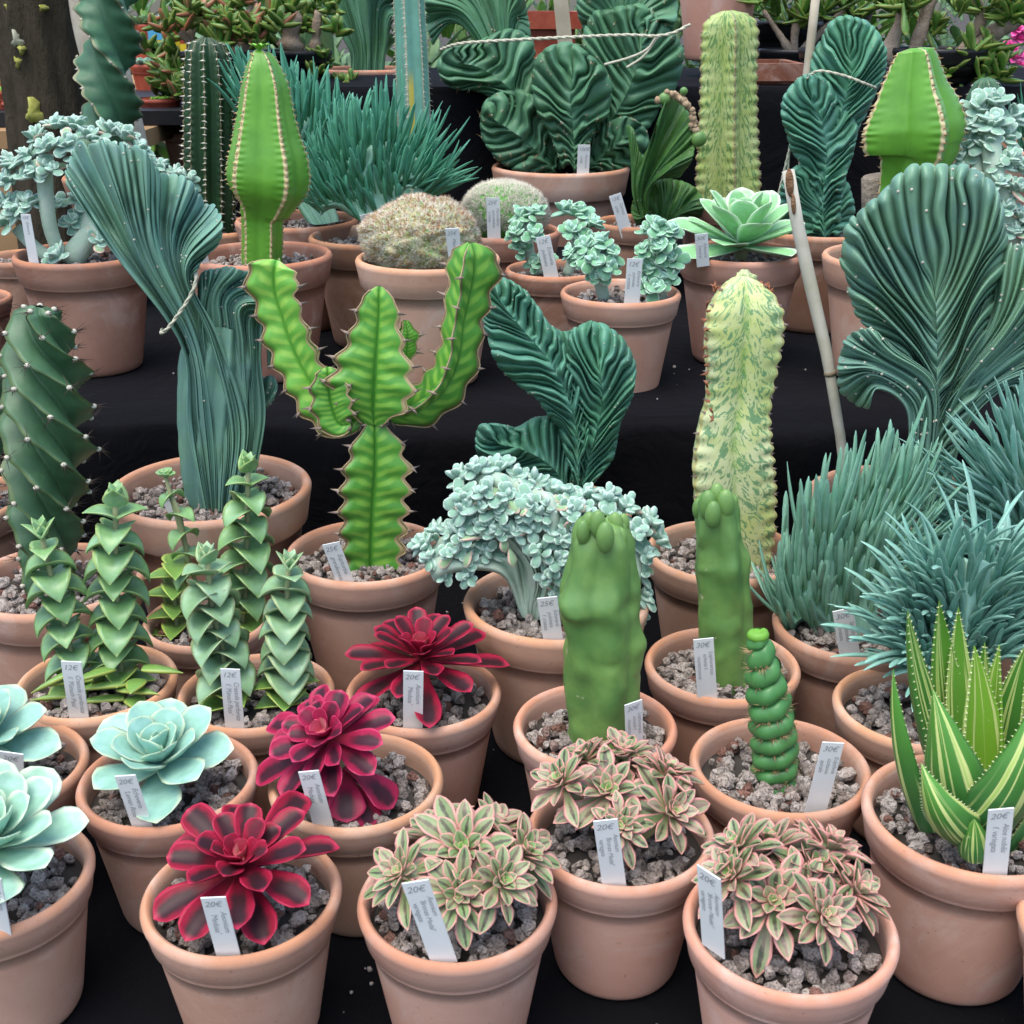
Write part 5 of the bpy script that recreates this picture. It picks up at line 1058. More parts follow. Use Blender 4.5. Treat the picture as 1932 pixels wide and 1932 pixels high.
cl = [(872, 905, .0, 1.0, -.6, -.1), (900, 890, -.01, 1.0, -.3, -.2), (935, 888, .0, 1.1, 0, -.1), (975, 905, .0, 1.0, .1, -.2), (1010, 915, .0, 1.0, .2, -.2), (1045, 930, .0, 1.0, .3, -.3), (1080, 955, -.01, .9, .3, -.4),
      (880, 945, -.03, 1., -.6, -.8), (915, 930, -.035, 1., -.2, -.8), (955, 940, -.035, 1., .0, -.8), (1000, 950, -.035, 1., .1, -.8), (1040, 968, -.03, 1., .2, -.8), (875, 985, -.02, 1., -1, -.8), (1070, 990, -.03, .9, .5, -.8),
      (800, 1028, -.01, .9, -1, -.1), (822, 1010, .0, .9, -.5, 0), (850, 1005, -.01, .9, -.2, -.3), (880, 1020, -.02, .9, .2, -.6), (815, 1055, -.02, .9, -1, -.8), (850, 1045, -.03, .9, -.2, -1), (890, 1055, -.03, .9, .3, -1), (920, 1040, -.025, .9, .3, -.9), (840, 1085, -.02, .85, -.6, -1.2),(880, 1090, -.03, .8, 0, -1.2),
      (1110, 940, .01, 1., -.2, 0), (1145, 945, .0, 1., .1, -.2), (1180, 960, .0, 1., .3, -.2), (1215, 985, .0, 1., .7, -.1), (1235, 1015, .0, .95, 1, -.2), (1105, 975, -.02, 1., -.2, -.7), (1150, 985, -.02, 1., .1, -.8), (1195, 1005, -.02, 1., .5, -.8), (1215, 1045, -.01, 1., .8, -.7), (1205, 1085, -.01, .95, .8, -.8), (1210, 1130, -.01, .9, 1, -.8), (1200, 1165, -.005, .8, .8, -.9),
      (1020, 1045, -.045, .95, -.3, -1), (1055, 1060, -.045, .95, .1, -1), (1035, 1090, -.045, .9, 0, -1.2), (1075, 1095, -.045, .85, .3, -1.2), (1060, 1020, -.04, .95, .1, -.9), (1090, 1040, -.04, .9, .3, -.9), (1045, 1125, -.04, .7, .2, -1.2)]
cl += [(u+rs.uniform(-12, 12), v+rs.uniform(-10, 10), -.036, .9, rs.uniform(-.6, .6), -.9) for u in range(880, 1090, 26) for v in (965, 1000)]
plush(p22, cl, .0225, .0062, rows=[[(985, 1165), (1010, 1170), (1040, 1165)], [(940, 1090), (1000, 1060), (1070, 1100), (1100, 1140)], [(810, 1100), (800, 1050), (830, 1010), (880, 1030), (900, 1000), (870, 950), (880, 905), (930, 885), (990, 905), (1050, 930), (1085, 970), (1110, 950), (1150, 950), (1200, 980), (1225, 1020), (1215, 1080), (1195, 1150)]], crestkw=dict(th=(.02, .028, .026), groove=.3, wave=.012, seed=81, gt=.0), n=14)
mb = MB()
for (u, v, a_, b_, L_, m_) in ((948, 1010, .2, -.9, .020, 0), (905, 1015, -1.0, .3, .024, 0), (1065, 1000, .3, .9, .024, 0), (960, 1035, .3, -.7, .022, 1), (1072, 1010, .9, .1, .02, 0), (890, 1040, -.5, -.8, .02, 0)):
    dir_leaf(mb, W(u, v, p22.Y-.042), np.array([a_, -.45, b_]), L_, .0062, .003, -.4, 'ovate', .9, 9, 8)
part(p22, mb, 'ripe_leaves', 'plush_ripe', 'scattered larger leaves tinged pink and yellow')
s1 = pot(156, 475, 256, T2, 'potted_echeveria', 'fuzzy pale branching plant with knobby leaf clumps, in the pot beside the tall blue crest', 'potted plant', mat='terra_back', group='pots with fuzzy pale leaves')
cl = [(u, v, dy, .95, tx, ty) for u, v, dy, tx, ty in [(70, 265, .0, -.3, .0), (105, 238, .02, 0, 0), (140, 240, .02, .1, 0), (95, 280, -.03, -.2, -.8), (55, 300, -.02, -.7, -.5), (130, 275, -.03, .2, -.8), (170, 262, .0, .1, -.2), (205, 255, .02, .2, 0), (235, 262, .02, .4, -.1), (260, 285, .02, .7, -.1), (25, 310, .0, -1, -.2), (20, 345, -.01, -1, -.5), (60, 330, -.035, -.2, -1), (95, 320, -.035, .2, -1), (155, 300, -.03, .3, -.8), (195, 290, -.03, .2, -.7),
      (12, 385, .0, -1, -.5), (35, 400, -.02, -.3, -.9), (15, 420, -.01, -.9, -.8), (55, 385, -.02, .3, -.8), (300, 320, .03, .5, -.1), (330, 335, .04, .8, 0), (280, 320, .04, .2, -.2), (100, 385, .03, .3, -.8), (140, 420, .03, .3, -.8), (185, 455, .0, .6, -.8), (150, 380, .04, .3, -.5), (110, 485, -.03, -.6, -.8), (350, 345, .04, 1, 0), (180, 340, .04, 0, -.5)]]
plush(s1, cl, .030, .0085, 'plush', 17, stems=[([(120, 495, 0), (95, 430, -.02), (85, 350, -.02), (85, 290, -.01)], .011, .014), ([(130, 495, 0), (165, 450, .01), (220, 400, .02), (250, 300, .03)], .022, .012), ([(110, 495, 0), (70, 470, 0), (30, 430, 0)], .012, .010), ([(140, 495, 0), (175, 400, .03), (170, 290, .02)], .016, .012), ([(85, 330, -.02), (40, 320, -.01)], .010, .008), ([(230, 380, .03), (320, 340, .04)], .010, .008)])
s12 = pot(42, 482, 150, T2, 'terracotta_pot', 'small terracotta pot mostly hidden behind the fuzzy branching plant at the left edge', 'pot', mat='terra_back')
s12b = pot(-62, 560, 160, T2-.03, 'terracotta_pot', 'pot rim sliver at the left edge above the stout spiral cactus', 'pot', mat='terra_back')
def leafcol(u, v0, v1, k, dy=0, s_=1.0, w_=12):
    return [(u+rs.uniform(-w_, w_), v0+(v1-v0)*i/(k-1), dy+rs.uniform(-.012, .012), s_*rs.uniform(.85, 1.05), rs.uniform(-.7, .7), -.5 if i < 2 else -.9) for i in range(k)]
s6 = pot(1045, 505, 184, T2, 'potted_echeveria', 'fuzzy grey green stalks in the half hidden pot behind the two leaf towers', 'potted plant', mat='terra_back', group='pots with fuzzy pale leaves')
plush(s6, [(985, 412, .0, 1, -.2, -.2), (1010, 405, .0, 1, .2, -.2), (975, 440, -.02, 1, -.7, -.8), (1005, 445, -.03, 1, 0, -.9), (985, 470, -.01, .9, -.2, -1), (1010, 500, -.02, .85, -.2, -1), (1030, 485, -.03, .8, .2, -1), (1065, 400, .02, 1, -.2, 0), (1090, 405, .02, 1.05, .2, -.2), (1115, 425, .01, 1, .6, -.3), (1080, 435, -.01, 1, -.2, -.9), (1105, 455, -.01, 1, .2, -.9), (1090, 480, .0, .9, 0, -1)], .026, .0082, 'plush_green', 16,
      stems=[([(1015, 520, 0), (1000, 480, 0), (992, 420, 0)], .010, .009), ([(1070, 520, 0), (1085, 470, 0), (1090, 415, .01)], .010, .009)], ripe=0)
s7 = pot(1171, 548, 228, T2-.02, 'potted_echeveria', 'two fuzzy grey green leaf towers in the front twelve euro pot on the upper step', 'potted plant', group='pots with fuzzy pale leaves')
plush(s7, [(1105, 470, -.02, 1, -.5, -.3), (1130, 462, -.02, 1, .1, -.2), (1150, 480, -.02, 1, .5, -.5), (1120, 495, -.04, 1.05, -.1, -1), (1098, 495, -.02, 1, -.9, -.8), (1145, 505, -.03, 1, .4, -1), (1125, 520, -.03, .9, -.1, -1.3), (1080, 480, -.01, .8, -1, -.3)]+leafcol(1240, 432, 545, 7, -.01, 1.05, 14)+leafcol(1262, 440, 520, 4, .0, 1, 6)+leafcol(1215, 440, 540, 4, .0, .9, 5), .026, .0088, 'plush_green', 16,
      stems=[([(1140, 565, 0), (1130, 520, 0), (1128, 475, -.01)], .010, .012), ([(1240, 570, 0), (1240, 500, 0), (1240, 440, 0)], .016, .015)], ripe=0)
spe = pot(1985, 470, 280, T2, 'potted_echeveria', 'fuzzy pale clumps filling the upper right edge beside the bright green bulb', 'potted plant', mat='terra_back', group='pots with fuzzy pale leaves')
plush(spe, [(u, v, dy, s_, tx, -.5) for u, v, dy, s_, tx in [(1845, 205, .05, 1.1, -.2), (1875, 195, .05, 1.1, .1), (1905, 225, .05, 1.1, .5), (1835, 240, .04, 1.0, -.6), (1870, 235, .02, 1.1, 0), (1830, 275, .04, 1, -.5), (1860, 275, .02, 1, 0), (1895, 260, .03, 1.1, .3), (1815, 300, .04, .9, -.6), (1880, 310, .0, .85, -.3), (1905, 300, .0, .85, .2), (1925, 320, .0, .9, .5), (1855, 345, .0, .8, -.5), (1885, 350, -.02, .85, -.1), (1915, 360, -.02, .85, .3), (1835, 340, .0, .8, -.5), (1900, 395, -.02, .8, .1), (1925, 410, -.02, .8, .3), (1870, 385, .0, .8, -.4), (1915, 440, -.02, .8, 0), (1935, 455, -.02, .8, .4), (1890, 425, 0, .8, -.3), (1850, 375, .02, .8, -.6)]], .030, .0092, 'plush', 15,
      stems=[([(1930, 490, 0), (1900, 400, 0), (1875, 320, 0), (1870, 220, .03)], .02, .014), ([(1940, 480, 0), (1860, 400, 0), (1840, 290, .03)], .014, .01)], ripe=.02)

# ------------------------------------------------------------------ globe cacti with dense spines
def globe(p, c, r, lumps, nsp, mats, lab=None, seed=1, rl=.008, body='mam_body', ridge=0.0):
    V, F = ico(6); V = V.copy(); n = V.copy(); x, y, z = V.T
    h = np.ones(len(V))
    for (dx, dy, dz, s_, a_) in lumps:
        d = np.array([dx, dy, dz]); d = d/np.linalg.norm(d); h += a_*np.exp(-((1-(n @ d))/s_))
    if ridge: h -= ridge*np.exp(-((y-.1*np.sin(3*x))/.12)**2)*(z > 0)
    h += (.02 if ridge else .075)*np.abs(np.sin(x*(14 if ridge else 6)+np.sin(z*9)*1.5+1)*np.cos(y*7+z*5+np.sin(x*7)))
    V = V*h[:, None]*np.asarray(r)+c; mb = MB(); mb.add(V, None, F); part(p, mb, 'body', body)
    r_ = np.random.RandomState(seed); idx = np.where((n[:, 2] > -.35))[0]; pick = r_.choice(idx, min(nsp, len(idx)), replace=False)
    sbs = [MB() for _ in mats]
    for k in range(len(mats)):
        pk = pick[k::len(mats)] if k == 0 else pick[k::len(mats)]
        if mats[k] == 'spine_red': pk = pk[(n[pk, 2] > .35) & (r_.rand(len(pk)) < .8)]
        for q in range(5): spikes(sbs[k], V[pk], n[pk]*.75+r_.randn(len(pk), 3)*.6, rl*r_.uniform(.6, 1.2, len(pk)), .00045)
        if len(pk): part(p, sbs[k], 'spines', mats[k], kind='stuff')
s4 = pot(807, 483, 274, T2, 'potted_cactus', 'lumpy cushion cactus covered in white and reddish spines, filling its pot behind the winged plant', 'potted plant', group='pots with woolly globe cacti')
k_ = m_per_px(s4.Y, 440)
globe(s4, W(795, 458, s4.Y), (103*k_, .085, 74*k_), [(-.7, -.5, .4, .08, .12), (.1, -.8, .5, .06, .14), (.7, -.4, .5, .07, .12), (-.2, 0, 1, .05, .14), (.5, .2, .9, .05, .12), (-.8, 0, .3, .06, .10), (.2, -.9, -.1, .05, .10), (-.4, -.8, .1, .04, .1)], 5200, ['spine_white', 'spine_white', 'spine_tan', 'spine_red'], seed=3)
s5 = pot(950, 432, 216, T2, 'potted_cactus', 'flat oval green cactus with white spines, in front of the huge dark crest', 'potted plant', mat='terra_back', group='pots with woolly globe cacti')
k_ = m_per_px(s5.Y, 400)
globe(s5, W(952, 402, s5.Y), (82*k_, .075, 58*k_), [], 3600, ['spine_white', 'spine_white'], seed=5, rl=.009, body='mam_green', ridge=.16)
# large pale green rosette
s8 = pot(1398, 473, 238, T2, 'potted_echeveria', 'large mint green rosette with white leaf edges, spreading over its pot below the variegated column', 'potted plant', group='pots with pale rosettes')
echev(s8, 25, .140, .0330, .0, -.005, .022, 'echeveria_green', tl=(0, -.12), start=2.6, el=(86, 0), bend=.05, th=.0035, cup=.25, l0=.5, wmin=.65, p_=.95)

# ------------------------------------------------------------------ background
mb = MB()
def box(mb, a, b, mi=0):
    x0, y0, z0 = a; x1, y1, z1 = b
    V = [(x, y, z) for z in (z0, z1) for y in (y0, y1) for x in (x0, x1)]
    mb.add(V, [[0, 2, 3, 1], [4, 5, 7, 6], [0, 1, 5, 4], [2, 6, 7, 3], [0, 4, 6, 2], [1, 3, 7, 5]], None, None, .5, mi)
box(mb, (-3.4, 3.02, 1.13), (-.86, 5.4, 1.17)); t_ = empty('display_table', (-2.1, 4.2, 0), 'tan wooden table of seedling trays behind the tree trunk at the left', 'table'); mb.build('tabletop', M['table_wood'], t_, (-2.1, 4.2, 0), smooth=False)
mb = MB(); box(mb, (-3.35, 3.05, .80), (-.90, 3.075, 1.13)); mb.build('apron', M['table_wood'], t_, (-2.1, 4.2, 0), smooth=False)
for x in (-3.3, -.95):
    for y in (3.12, 5.3): mb = MB(); box(mb, (x-.035, y-.035, 0), (x+.035, y+.035, 1.13)); mb.build('leg', M['table_wood'], t_, (-2.1, 4.2, 0), smooth=False)
# tree trunk
Yt = 2.92; mb = MB(); A = resample(np.array([W(88, 420, Yt)*np.array([1, 1, 0]), W(100, 330, Yt), W(88, 200, Yt), W(66, 60, Yt), W(58, -60, Yt), W(40, -300, Yt)]), 60)
V, Dn, ribs, fr = column(mb, A, np.linspace(.100, .086, 60), 9, 6, .12, 1.2, .4, lump=.12, nt=90, seed=12)
tr = empty('tree', tuple(A[0]), 'thick dark tree trunk with mossy yellow lichen at the top left', 'tree'); mb.build('trunk', M['bark'], tr, tuple(A[0]))
for (u, v, r_, m_) in ((60, 214, 22, 'lichen'), (28, 76, 14, 'lichen_pale'), (32, 117, 9, 'lichen'), (12, 12, 9, 'lichen'), (38, 94, 7, 'lichen'), (77, 15, 5, 'lichen')):
    mb = MB(); t = np.linspace(0, 6.283, 22)[:-1]; k_ = m_per_px(Yt, v); c = W(u, v, Yt-.10); ax_ = np.interp(v, [-60, 60, 200, 330], [58, 66, 88, 100]); c = W(u, v, Yt-math.sqrt(max(1e-5, .090**2-((u-ax_)*k_)**2))-.012); rr = r_*k_*(1+.3*np.sin(t*3+u)+.15*np.cos(t*7+v))
    ring = c+np.stack([rr*np.cos(t)*.85, .02*np.abs(np.cos(t))*r_/22, rr*np.sin(t)], -1); rb = ring+np.array([0, .03, 0]); 
    mb.add(np.vstack([c+np.array([0, -.004, 0]), ring, rb]), [[i+1, (i+1) % 21+1, (i+1) % 21+22, i+22] for i in range(21)], [[0, (i+1) % 21+1, i+1] for i in range(21)]); mb.build('lichen', M[m_], tr, tuple(A[0]))
# wooden post
mb = MB(); Yp = 2.80; q = [W(168, -260, Yp), W(172, 0, Yp), W(212, 170, Yp), W(242, 300, Yp)]; z0 = W(252, 360, Yp); 
tube(mb, resample(np.array([np.array([z0[0]+.02, Yp, 0.86])]+q[::-1]), 40), np.interp(np.linspace(0, 1, 40), [0, 1], [.050, .043])*np.ones(40), 18)
tag(mb.build('wooden_post', M['post_wood'], None, (z0[0], Yp, .86)), 'leaning pale wooden post behind the corkscrew cactus', 'post')
# seedling trays behind, left
def tray(u, v, Y, wx, wy, mat, label):
    c = W(u, v, Y); c[2] = 1.172; mb = MB(); box(mb, (c[0]-wx/2, Y, 1.172), (c[0]+wx/2, Y+wy, 1.205)); tag(mb.build('seedling_tray', M[mat], None, tuple(c), smooth=False), label, 'tray', 'seedling trays on the tan table'); return c
tray(10, 235, 3.1, .30, .3, 'black_plastic', 'black seedling tray at the left edge, left of the tree trunk')
tray(330, 225, 3.15, .42, .3, 'black_plastic', 'black seedling tray right of the wooden post')
tray(180, 200, 3.5, .40, .4, 'black_plastic', 'black seedling tray farther back between tree trunk and wooden post')
def small_pot(u, v, Y, D, S, leafm, label, pm='red_plastic', tall=.0, n=26, L=.05, w=.012, el=(85, 20)):
    c = W(u, v, Y); H = D*.8; rz = max(c[2], S+H*.6) ; k = (rz-S)/D; X = c[0]; root = empty('seedling_pot', (X, Y, S), label, 'potted plant', 'small plants on the tables behind')
    pot_mesh(X, Y, S, D, k, .36, 28).build('pot', M[pm], root, (X, Y, S)); mb = MB()
    for q in range(3): rosette(mb, np.array([X+rs.uniform(-.25, .25)*D, Y+rs.uniform(-.3, .1)*D, rz-.01+tall*q*.3]), None, n, L, w, .002, el[0], el[1], -.2, .2, 'ovate', .8, .3, .7, q, nl=7, nr=6)
    mb.build('leaves', M[leafm], root, (X, Y, S))
k = 0
DESC = ['low bright green cushion', 'pale blue green rosette', 'dull green rosette', 'mossy green tuft']
for (u, v, Y, D, mt, L_, lab) in [(8, 168, 3.25, .12, 'lime', .03, 'bright green cushion in a red plastic pot at the left edge'), (42, 190, 3.2, .10, 'lime', .022, 'small bright green cushion in a red pot touching the tree trunk'), (5, 100, 3.7, .13, 'echeveria_blue', .05, 'pale bluish rosette above the bright green cushions at the left edge'), (20, 60, 4.3, .13, 'leaf_dull', .07, 'dull green leafy plant high at the left edge'),
                   (300, 190, 3.3, .11, 'lime', .025, 'bright green cushion in a red pot right of the wooden post'), (165, 130, 4.0, .13, 'leaf_dull', .06, 'dull leafy plant between trunk and post, lower one'), (160, 40, 4.7, .14, 'leaf_dull', .07, 'dull leafy plant between trunk and post, upper one'), (285, 120, 4.0, .13, 'echeveria_blue', .05, 'pale bluish rosette just right of the corkscrew cactus'), (330, 40, 4.9, .15, 'echeveria_blue', .06, 'pale leafy plant far behind the green and red finger bush'), (275, 45, 4.6, .14, 'leaf_dull', .07, 'dull leafy plant right of the top of the wooden post')]:
    small_pot(u, v, Y, D, 1.172, mt, lab, L=L_, w=.010 if mt == 'lime' else .014, n=34 if mt == 'lime' else 20)
for (u, v, Y, s_, m_, lab) in [(149, 60, 3.9, .045, 'yellow_card', 'yellow card between tree trunk and post, upper one'), (169, 164, 3.4, .045, 'yellow_card', 'yellow card between tree trunk and post, lower one'), (314, 98, 3.5, .075, 'yellow_card', 'largest yellow card, right of the corkscrew cactus'), (358, 97, 3.6, .05, 'yellow_card', 'yellow card half hidden by the finger bush'), (2, 141, 3.3, .05, 'yellow_card', 'yellow card at the left edge'), (293, 64, 4.0, .045, 'blue_card', 'small blue card right of the corkscrew cactus'), (1, 115, 3.5, .05, 'blue_card', 'small blue card at the left edge')]:
    c = W(u, v, Y); mb = MB(); box(mb, (c[0]-s_/2, Y, c[2]-s_*.38), (c[0]+s_/2, Y+.002, c[2]+s_*.38)); o = mb.build('plant_card', M[m_], None, tuple(c), smooth=False); tag(o, lab, 'card', 'coloured cards stuck among the seedlings')
    mb = MB(); box(mb, (c[0]-.004, Y+.001, 1.175), (c[0]+.004, Y+.003, c[2]-s_*.37)); mb.build('stake', M[m_], o, tuple(c), smooth=False)
# small pinkish pot with a striped plant
q44 = pot(348, 248, 84, 1.0, 'potted_cactus', 'small pink terracotta pot with dark white edged leaves, left of the near black column', 'potted plant', k=.9, D=.115, ns=40)
mb = MB(); wb = MB()
for (a_, b_, cx, sgn) in ((-.5, 1.1, 0, 1), (.1, 1.2, .01, 1), (-.9, .9, -.01, 1), (.5, 1.1, .0, 1)):
    o_ = np.array([q44.X+cx+.03, q44.Y, q44.gz]); dir_leaf(mb, o_, np.array([a_, 0, b_]), .11, .020, .010, .9, 'spat', .5, 14, 10)
part(q44, mb, 'leaves', 'striped_leaf' if 'striped_leaf' in M else 'striped')
# finger bushes (fleshy tubular leaves on branches)
def bush(name, u, v, Y, base, branches, mats, label, L=.05, w=.008, n=9, stem='branch', prof='finger', group='bushes with fleshy finger leaves', S=T4, pmat='terra_back', pw=None, jit=1.0, thk=.9):
    X, _, Z = W(u, v, Y); loc = (X, Y, S); root = empty(name, loc, label, 'potted plant', group)
    D = pw or .2; pot_mesh(X, Y, S, D, .35, .335, 40).build('pot', M['pot_dark'], root, loc)
    sb = MB(); lb = MB(); b0 = np.array([X, Y, S+.35*D-.03]); r_ = np.random.RandomState(int(abs(u*7+v))+3)
    for (pts, r0, r1, ends) in branches:
        P = resample(np.array([b0 if q == 0 else W(q[0], q[1], Y+q[2]) for q in pts]), 16); tube(sb, P*1.0+0, np.linspace(r0, r1, 16)*(1+.12*r_.randn(16)), 9)
    sb.build('branches', M[stem], root, loc)
    for (uu, vv, dy, s_) in base:
        c = W(uu, vv, Y+dy)
        for i in range(n):
            d = np.array([r_.randn()*.9, r_.randn()*.8-.3, r_.uniform(-.3, 1.5)]); dir_leaf(lb, c+r_.randn(3)*.006, d, L*s_*r_.uniform(.6, 1.1), w*s_*r_.uniform(.75, 1.1), w*thk*s_, r_.uniform(0, .6), prof, r_.rand(), 8, 8, mi=0 if r_.rand() < .7 else 1)
    lb.build('leaves', [M[m_] for m_ in mats], root, loc); return root
r2 = np.random.RandomState(4)
def scat(x0, x1, y0, y1, n, s0=.8, s1=1.1, d=.12): return [(r2.uniform(x0, x1), r2.uniform(y0, y1), r2.uniform(-d, d), r2.uniform(s0, s1)) for _ in range(n)]
bush('potted_jade_bush', 420, 190, 3.35, scat(275, 350, 40, 180, 12)+scat(330, 530, -20, 90, 34)+scat(300, 350, 130, 190, 7), [([0, (400, 120, 0), (340, 60, 0)], .02, .008, 0), ([0, (450, 100, 0), (480, 0, 0)], .025, .01, 0), ([0, (360, 150, -.02), (300, 150, -.03)], .012, .006, 0), ([0, (360, 90, .03), (380, -20, .03)], .015, .008, 0)], ['jade_green', 'jade_red'], 'dense bush of green and reddish tubular leaves behind the near black column', L=.055, w=.0085, n=10)
bush('potted_jade_bush', 560, 190, 3.45, scat(525, 640, -10, 60, 14)+scat(570, 625, 90, 160, 8, .7, .9)+scat(620, 660, 150, 200, 5, .7, .9), [([0, (548, 120, 0), (548, 40, 0), (535, -20, 0)], .035, .026, 0), ([0, (590, 100, 0), (600, 20, 0)], .018, .01, 0)], ['jade_green', 'jade_green'], 'dark green jade bush with a thick ringed grey trunk right of the bright green column', L=.05, w=.011, n=9, prof='spat')
bush('potted_jade_bush', 1500, 110, 3.55, scat(1430, 1560, -20, 60, 15)+scat(1560, 1620, -20, 40, 6), [([0, (1480, 80, 0), (1440, 20, 0)], .012, .006, 0), ([0, (1500, 60, 0), (1520, -20, 0)], .012, .008, 0), ([0, (1520, 90, 0), (1600, 10, 0)], .012, .006, 0)], ['jade_green', 'jade_green'], 'bush of long yellowish green strap leaves between the variegated and S shaped plants', L=.085, w=.0085, n=8, thk=.5)
bush('potted_jade_bush', 1760, 180, 3.2, scat(1780, 1900, 95, 150, 9)+scat(1740, 1800, 120, 160, 4)+scat(1810, 1860, 180, 220, 5)+scat(1640, 1720, -10, 30, 8)+scat(1800, 1932, -10, 40, 14)+scat(1700, 1760, 40, 60, 2), [([0, (1760, 160, 0), (1850, 80, 0), (1960, 10, 0)], .028, .02, 0), ([0, (1720, 120, 0), (1740, 50, 0), (1760, -30, 0)], .02, .014, 0), ([0, (1680, 110, 0), (1700, 30, 0), (1690, -20, 0)], .022, .014, 0), ([0, (1790, 130, 0), (1850, 40, 0), (1830, -20, 0)], .02, .012, 0), ([0, (1770, 150, 0), (1820, 130, -.02)], .010, .008, 0)], ['jade_green', 'jade_green'], 'large jade bush with thick bare grey branches at the upper right', L=.07, w=.012, n=8, thk=.6, prof='spat', pw=.24)
# pots at the top
q48 = pot(1358, -62, 168, T4, 'terracotta_pot', 'big terracotta pot cut by the top edge behind the tall variegated column', 'pot', k=None or .98, D=.235, mat='terra', ns=60)
mb = MB(); Yq = 3.45
def trough(name, u0, u1, v, Y, dep, h, mat, label, S=T4):
    a = W(u0, v, Y); b = W(u1, v, Y); x0, x1, zt = a[0], b[0], a[2]; loc = ((x0+x1)/2, Y+dep/2, S); root = empty(name, loc, label, 'planter')
    mb = MB()
    box(mb, (x0+.015, Y+.015, S), (x1-.015, Y+dep-.015, zt-.04)); mb.build('body', M[mat], root, loc, smooth=False)
    mb = MB(); 
    for q in (((x0, Y, zt-.04), (x1, Y+.02, zt)), ((x0, Y+dep-.02, zt-.04), (x1, Y+dep, zt)), ((x0, Y+.0205, zt-.04), (x0+.02, Y+dep-.0205, zt)), ((x1-.02, Y+.0205, zt-.04), (x1, Y+dep-.0205, zt))): box(mb, *q)
    mb.build('rim', M[mat], root, loc, smooth=False)
    mb2 = MB(); RVs, F = RV[2]
    for _ in range(200): mb2.add(RVs[rs.randint(10)]*.011+np.array([rs.uniform(x0+.03, x1-.03), rs.uniform(Y+.03, Y+dep-.03), zt-.022+rs.uniform(-.004, .004)]), None, F, None, rs.rand())
    tag(mb2.build('gravel', M['stone'], root, loc, smooth=False), kind='stuff')
trough('planter_trough', 946, 1098, 22, 3.32, .3, .2, 'red_plastic', 'red brown trough behind the huge dark crest at the top')
trough('planter_trough', 1405, 1520, 120, 3.18, .25, .1, 'terra_dark', 'brown square planter behind the S shaped crest, left of its stick')
qa = pot(1515, 150, 110, 1.15, 'terracotta_pot', 'terracotta pot half hidden behind the S shaped crest', 'pot', k=.9, D=.15, mat='terra_back', ns=40)
qb = pot(1592, 262, 92, 1.0, 'terracotta_pot', 'small terracotta pot between the S shaped crest and the bright green bulb', 'pot', k=.9, D=.12, mat='terra', ns=40)
qc = pot(1870, 270, 300, T3, 'potted_cactus', 'dark ribbed barrel cactus with pale ribs behind the fuzzy clumps at the right', 'potted plant', k=.6, D=.36, mat='terra_back', ns=40)
col_plant(qc, [(1858, 260), (1858, 215), (1858, 180), (1858, 152), (1858, 146)], [34, 38, 36, 20, 4], 8, 'cereus_back', 'spine_white', depth=.25, pw=1.2, nt=40, sn=8, slen=.006)
mb = MB()
for q in range(60): dir_leaf(mb, W(1940, 330, qc.Y+.1), np.array([rs.uniform(-.9, .4), -.2, rs.uniform(.3, 1.5)]), rs.uniform(.12, .26), .0025, .0015, rs.uniform(-.6, .2), 'finger', rs.rand(), 8, 5)
tag(mb.build('grassy_plant', M['senecio_green'], None, tuple(W(1940, 330, qc.Y+.1))), 'thin grey green grass blades at the right edge behind the fuzzy clumps', 'plant')
# black pots behind
for (u, v, Y, D, lab) in ((1475, 112, 3.75, .22, 'black plastic pot behind the strap leaved bush'), (1560, 80, 3.9, .25, 'black plastic pot behind the top of the S shaped crest'), (1560, 180, 3.3, .16, 'low black plastic pot right behind the S shaped crest')):
    c = W(u, v, Y); S = T4; mb = pot_mesh(c[0], Y, S, D, max(.5, (c[2]-S+.1)/D), .36, 40); tag(mb.build('black_pot', M['pot_dark'], None, (c[0], Y, S)), lab, 'pot', 'black plastic pots at the back')
# pink flowers
mb = MB(); c = W(1915, 60, 4.2)
fl = empty('flowering_plant', (c[0], 4.2, T4), 'bright pink flowers at the upper right edge', 'flowering plant')
for q in range(5):
    b = W(1912+r2.uniform(-14, 20), 55+q*18, 4.2+r2.uniform(-.05, .05)); mb = MB(); rosette(mb, b, tilt(0, -.8), 22, .035, .012, .001, 85, -10, .3, .4, 'ovate', .8, .4); mb.build('flower', M['pink_petal'], fl, (c[0], 4.2, T4))
mb = MB()
for q in range(14): tube(mb, [np.array([c[0], 4.2, T4]), W(1905+r2.uniform(-14, 26), 120+r2.uniform(-30, 40), 4.2)], [.006, .004], 6)
mb.build('stem', M['leaf_dull'], fl, (c[0], 4.2, T4))
